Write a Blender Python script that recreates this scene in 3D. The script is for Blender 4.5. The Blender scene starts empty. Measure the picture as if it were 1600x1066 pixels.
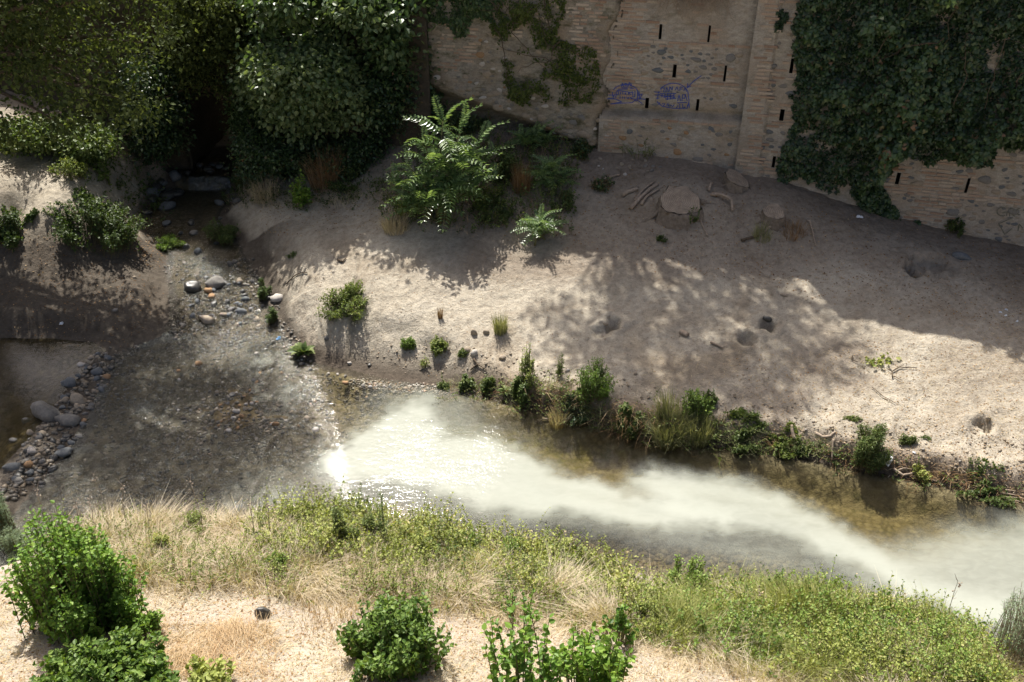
import bpy, math, random
import numpy as np
from mathutils import Vector, Matrix

random.seed(7)
RNG = np.random.default_rng(7)
scene = bpy.context.scene
COL = scene.collection

# ------------------------------------------------------------------ camera, sky, sun, exposure
CAM_Z, PITCH, FPX = 9.0, math.radians(32.0), 1400.0
cam_data = bpy.data.cameras.new("camera")
cam = bpy.data.objects.new("camera", cam_data)
COL.objects.link(cam)
cam.location = (0, 0, CAM_Z)
cam.rotation_euler = (math.radians(90) - PITCH, 0, 0)
cam_data.sensor_width = 36.0
cam_data.lens = 36.0 * FPX / 1600.0
cam_data.clip_end = 500.0
cam_data.clip_start = 0.1
scene.camera = cam

SUN_EL, SUN_AZ = math.radians(56), math.radians(-17)      # azimuth from +Y towards +X
SUN = Vector((math.sin(SUN_AZ) * math.cos(SUN_EL), math.cos(SUN_AZ) * math.cos(SUN_EL), math.sin(SUN_EL)))
world = bpy.data.worlds.new("World")
scene.world = world
world.use_nodes = True
wn = world.node_tree
sky = wn.nodes.new("ShaderNodeTexSky")
sky.sky_type = 'NISHITA'
sky.sun_disc = False
sky.sun_elevation = SUN_EL
sky.sun_rotation = SUN_AZ
sky.dust_density = 6.0
sky.air_density = 0.7
sky.ozone_density = 0.3
bg = wn.nodes["Background"]
bg.inputs["Strength"].default_value = 0.10
wn.links.new(sky.outputs[0], bg.inputs["Color"])
sl = bpy.data.lights.new("sun", 'SUN')
sl.energy = 5.0
sl.angle = math.radians(0.6)
sl.color = (1.0, 0.955, 0.89)
sun_o = bpy.data.objects.new("sun", sl)
COL.objects.link(sun_o)
sun_o.rotation_euler = SUN.to_track_quat('Z', 'Y').to_euler()
sun_o.location = SUN * 40
scene.view_settings.view_transform = 'Standard'
scene.view_settings.look = 'None'
scene.view_settings.exposure = 0.82
scene.view_settings.gamma = 1.0
scene.view_settings.use_curve_mapping = False
scene.render.engine = 'CYCLES'
try:
    scene.cycles.use_denoising = True
    scene.cycles.max_bounces = 6
    scene.cycles.transparent_max_bounces = 8
    scene.cycles.caustics_reflective = False
    scene.cycles.caustics_refractive = False
except Exception:
    pass

# ------------------------------------------------------------------ projection helpers
cp, sp = math.cos(PITCH), math.sin(PITCH)
def ray(u, v):
    t = (533 - np.asarray(v, float)) / FPX
    x = (np.asarray(u, float) - 800) / FPX
    return x, cp + t * sp, -sp + t * cp
def at_z(u, v, z):
    x, y, w = ray(u, v)
    s = (z - CAM_Z) / w
    return x * s, y * s
def project(x, y, z):
    f = y * cp - (z - CAM_Z) * sp
    t = y * sp + (z - CAM_Z) * cp
    return 800 + FPX * x / f, 533 - FPX * t / f
def depth_of(x, y, z):
    return y * cp - (z - CAM_Z) * sp

# ------------------------------------------------------------------ numpy noise
def _hash(ix, iy, seed):
    n = (ix.astype(np.int64) * 374761393 + iy.astype(np.int64) * 668265263 + seed * 1442695041) & 0x7fffffff
    n = ((n ^ (n >> 13)) * 1274126177) & 0x7fffffff
    return ((n ^ (n >> 16)) & 0xffffff) / float(0xffffff)
def vnoise(x, y, seed=0):
    ix, iy = np.floor(x), np.floor(y)
    fx, fy = x - ix, y - iy
    fx = fx * fx * (3 - 2 * fx); fy = fy * fy * (3 - 2 * fy)
    a = _hash(ix, iy, seed); b = _hash(ix + 1, iy, seed)
    c = _hash(ix, iy + 1, seed); d = _hash(ix + 1, iy + 1, seed)
    return (a * (1 - fx) + b * fx) * (1 - fy) + (c * (1 - fx) + d * fx) * fy
def fbm(x, y, seed=0, octv=4, gain=0.5):
    x = np.asarray(x, float); y = np.asarray(y, float)
    s = 0; amp = 1; tot = 0
    for k in range(octv):
        s = s + amp * (vnoise(x * 2 ** k + 17.3 * k, y * 2 ** k - 9.1 * k, seed + k) - .5)
        tot += amp; amp *= gain
    return 2 * s / tot                                    # about -1..1
def sstep(a, b, x):
    t = np.clip((x - a) / (b - a), 0, 1)
    return t * t * (3 - 2 * t)
def poly_sd(px, py, poly):
    """signed distance, negative inside"""
    P = np.asarray(poly, float); n = len(P)
    d2 = np.full(px.shape, 1e9); inside = np.zeros(px.shape, bool)
    for i in range(n):
        a, b = P[i], P[(i + 1) % n]
        e = b - a; L = e @ e + 1e-12
        t = np.clip(((px - a[0]) * e[0] + (py - a[1]) * e[1]) / L, 0, 1)
        dx = px - a[0] - t * e[0]; dy = py - a[1] - t * e[1]
        d2 = np.minimum(d2, dx * dx + dy * dy)
        c = ((a[1] > py) != (b[1] > py))
        with np.errstate(divide='ignore', invalid='ignore'):
            xi = a[0] + (py - a[1]) * e[0] / (e[1] if abs(e[1]) > 1e-12 else 1e-12)
        inside ^= c & (px < xi)
    d = np.sqrt(d2)
    return np.where(inside, -d, d)

# ------------------------------------------------------------------ object helpers
def link(o, parent=None):
    COL.objects.link(o)
    if parent is not None:
        o.parent = parent
    return o
def mesh_np(name, V, F, mat=None, smooth=False, attrs=None):
    """V (n,3); F list of arrays (m,k)"""
    V = np.asarray(V, np.float32)
    if isinstance(F, np.ndarray): F = [F]
    F = [np.asarray(f, np.int32) for f in F if len(f)]
    me = bpy.data.meshes.new(name)
    me.vertices.add(len(V)); me.vertices.foreach_set("co", V.ravel())
    nl = sum(f.size for f in F); nf = sum(len(f) for f in F)
    me.loops.add(nl); me.polygons.add(nf)
    me.loops.foreach_set("vertex_index", np.concatenate([f.ravel() for f in F]))
    tot = np.concatenate([np.full(len(f), f.shape[1], np.int32) for f in F])
    st = np.concatenate([[0], np.cumsum(tot)[:-1]]).astype(np.int32)
    me.polygons.foreach_set("loop_start", st)
    me.polygons.foreach_set("loop_total", tot)
    me.polygons.foreach_set("use_smooth", np.full(nf, smooth, bool))
    for k, a in (attrs or {}).items():
        at = me.attributes.new(k, 'FLOAT', 'POINT')
        at.data.foreach_set("value", np.asarray(a, np.float32).ravel())
    me.update(calc_edges=True)
    if mat is not None: me.materials.append(mat)
    return me
def obj(name, me, parent=None, loc=None):
    o = bpy.data.objects.new(name, me)
    if loc is not None: o.location = loc
    return link(o, parent)
def tag(o, label=None, cat=None, group=None, kind=None):
    if label: o["label"] = label
    if cat: o["category"] = cat
    if group: o["group"] = group
    if kind: o["kind"] = kind
    return o
def thing(name, label, cat, loc=(0, 0, 0), rz=0, group=None):
    o = bpy.data.objects.new(name, None)
    o.empty_display_size = .2
    o.location = loc; o.rotation_euler = (0, 0, rz)
    link(o)
    return tag(o, label, cat, group)

class Acc:
    """collects geometry for one mesh"""
    def __init__(s): s.V = []; s.F = {}; s.n = 0; s.T = []
    def add(s, V, F, tint=None):
        V = np.asarray(V, float).reshape(-1, 3)
        for f in (F if isinstance(F, list) else [F]):
            f = np.asarray(f, int)
            if f.size: s.F.setdefault(f.shape[1], []).append(f + s.n)
        s.V.append(V); s.n += len(V)
        s.T.append(np.full(len(V), .5) if tint is None else np.broadcast_to(np.asarray(tint, float), (len(V),)))
    def mesh(s, name, mat, smooth=False):
        return mesh_np(name, np.concatenate(s.V), [np.concatenate(f) for f in s.F.values()], mat, smooth, {"tint": np.concatenate(s.T)})

def tube(acc, pts, r0, r1=None, sides=5, tint=.5, cap=True):
    pts = np.asarray(pts, float); n = len(pts); r1 = r0 if r1 is None else r1
    d = np.gradient(pts, axis=0); d /= np.linalg.norm(d, axis=1)[:, None] + 1e-9
    ref = np.array([0, 0, 1.]) if abs(d[:, 2]).mean() < .8 else np.array([1., 0, 0])
    a = np.cross(d, ref); a /= np.linalg.norm(a, axis=1)[:, None] + 1e-9
    b = np.cross(d, a)
    th = np.arange(sides) * 2 * math.pi / sides
    r = (np.linspace(r0, r1, n) if np.isscalar(r0) else np.asarray(r0))[:, None, None]
    V = pts[:, None] + r * (a[:, None] * np.cos(th)[None, :, None] + b[:, None] * np.sin(th)[None, :, None])
    i = np.arange(n - 1)[:, None] * sides; j = np.arange(sides)[None]; k = (j + 1) % sides
    Q = np.stack([i + j, i + k, i + sides + k, i + sides + j], -1).reshape(-1, 4)
    F = [Q]
    if cap:
        V = np.concatenate([V.reshape(-1, 3), pts[[0, -1]]])
        c0, c1 = n * sides, n * sides + 1
        F.append(np.array([[c0, (q + 1) % sides, q] for q in range(sides)] + [[c1, (n - 1) * sides + q, (n - 1) * sides + (q + 1) % sides] for q in range(sides)]))
    acc.add(V.reshape(-1, 3), F, tint)

# ------------------------------------------------------------------ materials
def new_mat(name):
    m = bpy.data.materials.new(name); m.use_nodes = True
    return m, m.node_tree, m.node_tree.nodes["Principled BSDF"]
def nd(nt, t, **kw):
    n = nt.nodes.new(t)
    for k, v in kw.items(): setattr(n, k, v)
    return n
def noise(nt, scale, detail=6, rough=.55, vec=None, dist=0):
    n = nd(nt, "ShaderNodeTexNoise"); n.inputs["Scale"].default_value = scale
    n.inputs["Detail"].default_value = detail; n.inputs["Roughness"].default_value = rough
    n.inputs["Distortion"].default_value = dist
    if vec is not None: nt.links.new(vec, n.inputs["Vector"])
    return n.outputs["Fac"]
def ramp(nt, fac, stops):
    r = nd(nt, "ShaderNodeValToRGB")
    e = r.color_ramp.elements
    while len(e) < len(stops): e.new(.5)
    for q, (p, c) in zip(e, stops): q.position = p; q.color = (*c, 1) if len(c) == 3 else c
    nt.links.new(fac, r.inputs[0]); return r.outputs["Color"]
def mix(nt, fac, a, b, mode='MIX'):
    m = nd(nt, "ShaderNodeMix", data_type='RGBA', blend_type=mode)
    for s, x in ((0, fac), (6, a), (7, b)):
        if hasattr(x, "is_linked") or isinstance(x, bpy.types.NodeSocket): nt.links.new(x, m.inputs[s])
        else: m.inputs[s].default_value = x if s == 0 else (*x, 1)
    return m.outputs[2]
def math_(nt, op, a, b=None, clamp=False):
    m = nd(nt, "ShaderNodeMath", operation=op, use_clamp=clamp)
    for s, x in ((0, a), (1, b)):
        if x is None: continue
        if isinstance(x, (int, float)): m.inputs[s].default_value = x
        else: nt.links.new(x, m.inputs[s])
    return m.outputs[0]
def attr(nt, name):
    a = nd(nt, "ShaderNodeAttribute"); a.attribute_name = name
    return a.outputs["Fac"]
def bump(nt, h, strength, dist, bs, prev=None):
    b = nd(nt, "ShaderNodeBump"); b.inputs["Strength"].default_value = strength
    b.inputs["Distance"].default_value = dist
    nt.links.new(h, b.inputs["Height"])
    if prev is not None: nt.links.new(prev, b.inputs["Normal"])
    if bs is not None: nt.links.new(b.outputs[0], bs.inputs["Normal"])
    return b.outputs[0]
def wpos(nt):
    return nd(nt, "ShaderNodeNewGeometry").outputs["Position"]

def leaf_mat(name, dark, mid, light, trans=.32, rough=.45, spec=.4, dry=None):
    m, nt, bs = new_mat(name)
    t = attr(nt, "tint")
    stops = [(0, dark), (.5, mid), (.93, light)]
    if dry: stops = [(0, dark), (.5, mid), (.88, light), (.97, dry)]
    c = ramp(nt, t, stops)
    c = mix(nt, noise(nt, 1.3, 2), c, (1, 1, 1), 'MIX') if False else c
    nt.links.new(c, bs.inputs["Base Color"])
    bs.inputs["Roughness"].default_value = rough
    bs.inputs["Specular IOR Level"].default_value = spec
    tr = nd(nt, "ShaderNodeBsdfTranslucent")
    tc = mix(nt, 1.0, c, (1.25, 1.25, .55), 'MULTIPLY')
    nt.links.new(tc, tr.inputs["Color"])
    mx = nd(nt, "ShaderNodeMixShader"); mx.inputs[0].default_value = trans
    nt.links.new(bs.outputs[0], mx.inputs[1]); nt.links.new(tr.outputs[0], mx.inputs[2])
    nt.links.new(mx.outputs[0], nt.nodes["Material Output"].inputs["Surface"])
    return m
def plain_mat(name, c0, c1, scale=12, rough=.9, bmp=.4, bd=.01, spec=.2, use_tint=False):
    m, nt, bs = new_mat(name)
    tc = nd(nt, "ShaderNodeTexCoord").outputs["Object"]
    f = noise(nt, scale, 7, .65, tc)
    c = ramp(nt, f, [(.3, c0), (.7, c1)])
    if use_tint:
        c = mix(nt, 1.0, c, ramp(nt, attr(nt, "tint"), [(0, (.6, .6, .62)), (.5, (1, 1, 1)), (1, (1.35, 1.3, 1.2))]), 'MULTIPLY')
    nt.links.new(c, bs.inputs["Base Color"])
    bs.inputs["Roughness"].default_value = rough
    bs.inputs["Specular IOR Level"].default_value = spec
    bump(nt, noise(nt, scale * 2.5, 6, .7, tc), bmp, bd, bs)
    return m

M = {}
M['bush'] = leaf_mat("glossy_green_leaf", (.04, .1, .014), (.115, .22, .028), (.25, .37, .065), .36, .5, .3)
M['bush2'] = leaf_mat("yellow_green_leaf", (.06, .12, .02), (.15, .235, .045), (.3, .39, .1), .35, .5, .3)
M['weed'] = leaf_mat("weed_leaf", (.09, .13, .03), (.19, .25, .06), (.36, .38, .13), .35, .6, .3)
M['weedband'] = leaf_mat("band_weed_leaf", (.14, .18, .04), (.31, .355, .09), (.45, .45, .17), .35, .6, .3, dry=(.5, .4, .24))
M['bankgreen'] = leaf_mat("bank_leaf", (.04, .07, .018), (.09, .14, .035), (.2, .24, .08), .3, .5, .35)
M['ivy'] = leaf_mat("ivy_leaf", (.016, .036, .014), (.042, .08, .028), (.09, .145, .045), .2, .4, .5, dry=(.17, .1, .05))
M['cliffivy'] = leaf_mat("creeper_leaf", (.026, .055, .018), (.075, .13, .045), (.19, .25, .11), .3, .42, .5)
M['moss'] = leaf_mat("wall_creeper_leaf", (.035, .055, .012), (.075, .105, .02), (.15, .18, .045), .3, .6, .3)
M['tree'] = leaf_mat("tree_leaf", (.028, .042, .014), (.07, .095, .03), (.17, .205, .07), .34, .7, .15)
M['ail'] = leaf_mat("ailanthus_leaf", (.05, .1, .03), (.14, .22, .085), (.3, .4, .17), .36, .35, .55)
M['sage'] = leaf_mat("feathery_leaf", (.12, .17, .1), (.22, .29, .18), (.36, .42, .27), .3, .7, .2)
M['grass'] = leaf_mat("green_grass_blade", (.07, .11, .02), (.16, .21, .045), (.32, .33, .11), .35, .6, .3)
M['greygrass'] = leaf_mat("grey_grass_blade", (.13, .15, .06), (.24, .25, .12), (.42, .4, .24), .35, .6, .3)
M['straw'] = leaf_mat("straw_blade", (.31, .235, .15), (.51, .43, .31), (.66, .59, .47), .35, .65, .25)
M['dryleaf'] = leaf_mat("dead_leaf", (.1, .05, .022), (.26, .15, .07), (.48, .36, .22), .2, .8, .1)
M['stem'] = plain_mat("green_brown_stem", (.08, .07, .03), (.16, .15, .07), 30)
M['bark'] = plain_mat("bark", (.05, .038, .026), (.15, .115, .08), 14, bmp=.8, bd=.02)
M['deadwood'] = plain_mat("dead_wood", (.2, .155, .115), (.42, .34, .26), 20, bmp=.6)

# ------------------------------------------------------------------ terrain
def Lvl(y, x=None):                                        # water level of river + side creek
    if x is not None: y = y + (.28 * np.sin(x * 2.9 + 1) + .14 * np.sin(x * 7.3) + .08 * np.sin(x * 17)) * ((y > 13.5) & (y < 19.6))
    return np.interp(y, [13.9, 14.6, 15.3, 16.0, 16.3, 17.2, 17.6, 18.6, 20.2, 20.35, 30], [0, .07, .15, .24, .275, .39, .44, .56, .66, .95, .98])
def px_water(pts):
    out = []
    for u, v in pts:
        z = 0.0
        for _ in range(12):
            x, y = at_z(u, v, z); z = .5 * z + .5 * float(Lvl(y))
        x, y = at_z(u, v, z); out.append((float(x), float(y)))
    return out
RIVER_PX = [(1950, 880), (1600, 788), (1530, 775), (1450, 757), (1380, 742), (1330, 735), (1260, 722), (1200, 712), (1120, 702),
    (1060, 694), (1000, 686), (955, 674), (905, 660), (850, 648), (790, 632), (740, 620), (690, 614), (640, 608), (590, 600),
    (545, 588), (500, 574), (465, 562), (440, 535), (425, 505), (412, 470), (398, 440), (385, 412), (372, 390), (345, 362), (335, 345), (345, 320),
    (350, 300), (345, 284), (338, 262), (334, 240), (290, 240), (288, 262), (275, 284), (256, 305), (240, 330), (230, 352), (245, 375), (272, 395), (268, 430), (275, 465), (283, 500), (262, 535),
    (210, 549), (190, 560), (176, 590), (160, 640), (125, 700), (75, 760), (30, 810), (-300, 1000), (-100, 980), (60, 845), (170, 812), (300, 806), (380, 808),
    (480, 815), (600, 815), (680, 830), (780, 855), (860, 865), (950, 895), (1030, 915), (1150, 925), (1280, 935),
    (1380, 948), (1460, 968), (1530, 1000), (1600, 1035), (1950, 1200)]
RIVER = px_water(RIVER_PX)
POOL_Z = .05
POOL = [tuple(map(float, at_z(u, v, POOL_Z))) for u, v in [(-400, 528), (0, 533), (80, 533), (140, 538), (148, 548), (118, 577), (83, 612), (56, 652), (25, 692), (-5, 725), (-70, 800), (-400, 960)]]

CTRL = [(945,245,2.25),(1040,255,2.25),(1146,270,2.15),(1250,300,1.9),(1330,325,1.65),(1420,355,1.42),(1520,375,1.25),(1600,392,1.12),(1750,425,.95),
 (870,215,2.42),(800,190,2.6),(720,180,2.6),(640,215,2.25),(560,230,1.8),(450,245,1.55),(400,262,1.3),
 (660,340,1.5),(750,330,1.6),(850,330,1.6),(950,330,1.62),(1062,314,2.0),(1062,365,1.5),(1208,333,1.85),(1210,380,1.42),(1150,300,1.95),(1300,400,1.38),(1450,430,1.14),(1600,450,1.0),
 (500,300,1.3),(440,320,1.12),(385,330,.95),(560,340,1.38),
 (430,380,.85),(480,400,1.0),(560,400,1.1),(650,420,1.05),(750,430,1.0),(850,450,.95),(950,450,1.0),(1050,450,1.05),(1150,460,1.05),(1300,500,.92),(1450,520,.85),(1600,530,.82),
 (465,480,.58),(530,500,.6),(620,500,.62),(700,500,.62),(800,510,.65),(900,530,.64),(1000,560,.6),(1100,580,.56),(1200,600,.53),(1350,620,.5),(1500,640,.5),(1600,650,.5),
 (510,550,.3),(560,562,.26),(640,578,.22),(720,580,.27),(800,595,.34),(880,612,.46),(960,640,.48),(1050,660,.42),(1150,675,.38),(1250,692,.36),(1350,705,.36),(1450,730,.34),(1600,757,.32),(1800,800,.3),
 (50,270,2.0),(0,250,2.1),(110,292,1.85),(0,295,1.95),(-150,280,2.1),(60,318,1.75),(30,350,1.2),(150,375,.95),(220,385,.72),(0,400,1.0),(100,430,.72),(200,450,.5),(250,480,.3),(50,480,.5),(150,510,.28),(0,515,.25),(225,520,.16),(-200,450,.9),
 (225,310,1.1),(180,265,1.7),(100,230,2.1),(0,205,2.4),(225,262,1.5),(390,300,1.05),
 (0,850,.5),(100,860,.45),(250,830,.3),(400,830,.3),(520,835,.3),(650,845,.28),(760,872,.28),(900,905,.28),(1000,930,.28),(1100,940,.3),(1250,955,.32),(1400,980,.32),(1520,1020,.35),
 (0,905,.85),(150,920,.85),(300,900,.75),(450,900,.68),(600,930,.68),(800,960,.68),(1000,990,.68),(1200,1020,.66),(1400,1045,.6),(1550,1066,.55),
 (0,1000,1.2),(300,1000,1.1),(600,1020,1.1),(900,1050,1.05),(1200,1080,.95),(0,1200,1.9),(400,1200,1.8),(800,1250,1.8),(1200,1250,1.6),(1600,1250,1.4),
 (160,545,.16),(150,600,.14),(100,660,.14),(50,730,.14),(0,780,.14)]
C = np.array([(*map(float, at_z(u, v, z)), z) for u, v, z in CTRL])
extra = np.array([(-20, 3, 2.5), (0, 2, 2.6), (20, 3, 2.0), (-25, 12, 1.0), (-22, 19, 2.2), (22, 12, .9), (24, 8, .6), (0, -10, 4), (-20, -10, 4), (20, -10, 4)], float)
C = np.concatenate([C, extra])
def _phi(r2): return .5 * r2 * np.log(r2 + 1e-9)
def _tps_fit():
    X = C[:, :2]; n = len(X)
    r2 = ((X[:, None] - X[None]) ** 2).sum(-1)
    K = _phi(r2) + np.eye(n) * .12
    P = np.c_[np.ones(n), X]
    A = np.block([[K, P], [P.T, np.zeros((3, 3))]])
    return np.linalg.solve(A, np.r_[C[:, 2], 0, 0, 0])
_W = _tps_fit()
def tps(x, y):
    sh = x.shape; x = x.ravel(); y = y.ravel()
    out = np.empty(len(x)); n = len(C)
    for i in range(0, len(x), 20000):
        a, b = x[i:i + 20000], y[i:i + 20000]
        r2 = (a[:, None] - C[None, :, 0]) ** 2 + (b[:, None] - C[None, :, 1]) ** 2
        out[i:i + 20000] = _phi(r2) @ _W[:n] + _W[n] + _W[n + 1] * a + _W[n + 2] * b
    return out.reshape(sh)

# line of walls and rock face (the plateau lies behind it)
LINE = [(-40, 24), (-20, 22.5), (-12, 21.6), (-9.3, 20.9), (-8.2, 21.3), (-6.4, 21.1), (-4.2, 20.5), (-1.74, 19.3), (1.99, 18.42), (4.62, 17.75), (14.0, 15.12), (30, 12)]
LX, LY = zip(*LINE)
def line_y(x): return np.interp(x, LX, LY)
_cpx = [tuple(map(float, at_z(u, v, 0))) for u, v in [(100, 700), (500, 690), (800, 735), (1200, 800), (1600, 890), (1950, 1000)]]
def mid_y(x): return np.interp(x, [p[0] for p in _cpx], [p[1] for p in _cpx])

def build_axis(a0, a1, fine, lo, hi):
    mid = np.arange(a0, a1, fine)
    l = [a0]; s = fine
    while l[-1] > lo: s *= 1.25; l.append(l[-1] - s)
    h = [mid[-1]]; s = fine
    while h[-1] < hi: s *= 1.25; h.append(h[-1] + s)
    return np.array(l[:0:-1] + list(mid) + h[1:])
GX = build_axis(-12.2, 11.6, .045, -60, 60)
GY = build_axis(5.2, 21.6, .045, -40, 70)
X2, Y2 = np.meshgrid(GX, GY)
T0 = tps(X2, Y2)
SD_R = poly_sd(X2, Y2, RIVER) + .07 * fbm(X2 * 1.6, Y2 * 1.6, 5, 3) + .03 * fbm(X2 * 6, Y2 * 6, 6, 2)
SD_P = poly_sd(X2, Y2, POOL) + .05 * fbm(X2 * 1.6, Y2 * 1.6, 8, 3)
LV = Lvl(Y2, X2)
far = Y2 > mid_y(X2)
creek = (Y2 > 13.4) & (X2 < -3.0)
wbank = np.where(far, .34, .7)
wbank = np.where(far, .36 + 1.3 * sstep(.2, -1.8, X2), wbank)
wbank = np.where(creek, .9, wbank)
wbank = np.where(far & (X2 > .5) & (X2 < 2.6), .16, wbank)
wbank = wbank * (1 + .5 * fbm(X2 * .9, Y2 * .9, 31, 3))
Zt = np.clip(T0, -1, 5)
# relief of the trodden dirt
slope_n = .045 * fbm(X2 * .7, Y2 * .7, 11, 3) + .03 * fbm(X2 * 2.3, Y2 * 2.3, 12, 4) + .014 * fbm(X2 * 8, Y2 * 8, 13, 3)
rub = fbm(X2 * 1.1, Y2 * 1.1, 14, 2)
slope_n += np.clip(rub, 0, 1) * .05 * np.abs(fbm(X2 * 5, Y2 * 5, 15, 3))
U2, V2 = project(X2, Y2, np.clip(Zt, 0, 3))
# eroded gullies above the far bank
rill = np.clip(fbm(X2 * 3.2 + .8 * fbm(X2, Y2, 19, 2), Y2 * .9, 17, 4), 0, 1)
slope_n -= .05 * rill * sstep(.1, .5, fbm(X2 * .45 + 2, Y2 * .45, 18, 3))
slope_n += .02 * (np.abs(fbm(X2 * 3.4, Y2 * 3.4, 20, 4)) - .2)
er = np.exp(-((np.clip(SD_R, 0, 9) - .55) / .45) ** 2) * far * (X2 > -3.2)
slope_n -= er * .16 * np.abs(fbm(X2 * 2.6, Y2 * 1.2, 16, 3))
Zt = Zt + slope_n
k = sstep(0, 1, np.clip(SD_R, 0, 9) / wbank)
base = LV - .02
Zs = base * (1 - k) + np.maximum(Zt, LV + .03) * k
kp = sstep(0, .5, SD_P)
Zs = np.where(SD_P < .5, np.minimum(Zs, (POOL_Z - .02) * (1 - kp) + np.maximum(Zs, POOL_Z + .05) * kp), Zs)
main = sstep(-3.6, -1.9, X2 + .25 * (Y2 - 11))              # 1 in the deep river, 0 in the riffle
depth = .035 + .30 * main
inn = sstep(0, .55, -SD_R)
bedn = .02 * fbm(X2 * 4, Y2 * 4, 21, 4) + .02 * fbm(X2 * 12, Y2 * 12, 22, 2)
riffle_bar = np.exp(-(((U2 - 370) / 150) ** 2 + ((V2 - 640) / 70) ** 2)) * (1 - main)
Zr = LV - .015 - depth * inn + bedn * (.6 + .4 * main) + .055 * riffle_bar + (1 - main) * .02 * fbm(X2 * 1.5, Y2 * 1.5, 24, 3)
Z2 = np.where(SD_R < 0, Zr, Zs)
Zp = POOL_Z - .02 - .3 * sstep(0, .6, -SD_P) + bedn
Z2 = np.where((SD_P < 0) & (SD_R > 0), Zp, Z2)
# holes in the dirt
for (u, v, r, dp, el) in [(958, 511, .15, .22, .8), (942, 515, .12, .08, 1.5), (1198, 508, .17, .2, 1), (1168, 524, .14, .12, 1), (1428, 428, .16, .25, 1), (1455, 412, .3, .14, 1.4), (1541, 664, .14, .16, 1), (1525, 668, .12, .07, 1)]:
    z = 1.2
    x, y = map(float, at_z(u, v, z)); 
    for _ in range(6):
        z = float(np.interp(0, [0], [Z2[np.abs(GY - y).argmin(), np.abs(GX - x).argmin()]])); x, y = map(float, at_z(u, v, z))
    rr = (((X2 - x) / el) ** 2 + (Y2 - y) ** 2) * (1 + .75 * fbm(X2 * 4.5 + u, Y2 * 4.5, 91, 3)) ** 2
    Z2 = Z2 - dp * 1.35 * np.exp(-(rr / (r * r * .8)) ** 3) + dp * .22 * np.exp(-((np.sqrt(rr) - r * 1.5) / (r * .5)) ** 2)
# plateau behind the walls
behind = Y2 - line_y(X2)
plat = np.interp(X2, [-20, -11.5, -10, -6, -2, 2, 20], [4.0, 4.0, 4.8, 4.9, 5.3, 5.8, 5.9])
tun = (np.abs(X2 + 7.15) < .75) & (behind > 0)               # stream bed inside the tunnel mouth
Z2 = np.where((behind > .45) & ~(tun & (behind < 4.0)), plat, Z2)

Z2 = np.where((np.abs(X2 + 7.15) < .8) & (Y2 > 20.3) & (behind < 4.2), .80 + .03 * fbm(X2 * 5, Y2 * 5, 77, 2), Z2)
def gz(x, y):
    x = np.asarray(x, float); y = np.asarray(y, float)
    i = np.clip(np.searchsorted(GX, x) - 1, 0, len(GX) - 2); j = np.clip(np.searchsorted(GY, y) - 1, 0, len(GY) - 2)
    fx = np.clip((x - GX[i]) / (GX[i + 1] - GX[i]), 0, 1); fy = np.clip((y - GY[j]) / (GY[j + 1] - GY[j]), 0, 1)
    return (Z2[j, i] * (1 - fx) + Z2[j, i + 1] * fx) * (1 - fy) + (Z2[j + 1, i] * (1 - fx) + Z2[j + 1, i + 1] * fx) * fy
def g_at(u, v):
    """first hit of the view ray with the ground; arrays allowed"""
    u = np.asarray(u, float); v = np.asarray(v, float)
    rx, ry, rz = ray(u, v)
    lo = np.full(u.shape, 6.0); hit = np.zeros(u.shape, bool); s = lo.copy()
    for st in np.arange(6, 30, .12):
        below = (CAM_Z + rz * st) < gz(rx * st, ry * st)
        new = below & ~hit; s = np.where(new, st, s); hit |= below
    s = np.where(hit, s, 30)
    a, b = s - .12, s
    for _ in range(8):
        m = (a + b) / 2
        bl = (CAM_Z + rz * m) < gz(rx * m, ry * m)
        b = np.where(bl, m, b); a = np.where(bl, a, m)
    return rx * b, ry * b, CAM_Z + rz * b
def gpt(u, v):
    x, y, z = g_at(np.array([u]), np.array([v])); return float(x[0]), float(y[0]), float(z[0])

def grid_faces(nx, ny):
    i = np.arange(ny - 1)[:, None] * nx; j = np.arange(nx - 1)[None]
    return np.stack([i + j, i + j + 1, i + nx + j + 1, i + nx + j], -1).reshape(-1, 4)
wet = 1 - sstep(.0, .28, Z2 - LV)
wet = np.maximum(wet, 0) * ((SD_R < 1.0) | (SD_P < .8)) 
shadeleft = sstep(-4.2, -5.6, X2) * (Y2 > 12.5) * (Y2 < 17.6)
wet = np.clip(wet + .75 * (SD_R > 0) * np.exp(-(np.clip(SD_R, 0, 9) / .22) ** 2) + 1.0 * shadeleft * sstep(1.6, 1.0, Z2), 0, 1)  # damp edges, plus left-bank shade painted into the soil colour
bed = ((SD_R < 0) | (SD_P < 0)).astype(float)
algae = np.zeros_like(Z2)
for (u, v, ru, rv, w) in [(720, 645, 70, 22, 1), (820, 650, 60, 18, .9), (885, 664, 35, 16, 1), (640, 625, 40, 8, .7), (1080, 694, 30, 12, .8), (1000, 690, 40, 10, .5)]:
    algae = np.maximum(algae, w * np.exp(-(((U2 - u) / ru) ** 2 + ((V2 - v) / rv) ** 2)))
algae *= bed
rif = np.where((SD_P < 0) & (SD_R > 0), 1.0, (1 - main) * (SD_R < .1))
straw = ((~far) & (X2 > -20)) * sstep(.2, .6, Z2)
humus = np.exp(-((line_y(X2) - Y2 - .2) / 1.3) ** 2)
humus = np.maximum(humus, sstep(6.2, 9.5, X2 + fbm(X2 * .6, Y2 * .6, 44, 3) * 1.3) * .35 * far)
humus = np.maximum(humus, .6 * sstep(14.4, 15.3, Y2 + .5 * fbm(X2, Y2, 41, 3)) * sstep(-2.2, -.6, X2))
humus = np.maximum(humus, .55 * sstep(.12, .5, fbm(X2 * .55 + 7, Y2 * .9, 45, 4)) * sstep(2.0, 4.5, X2) * far)
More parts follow.
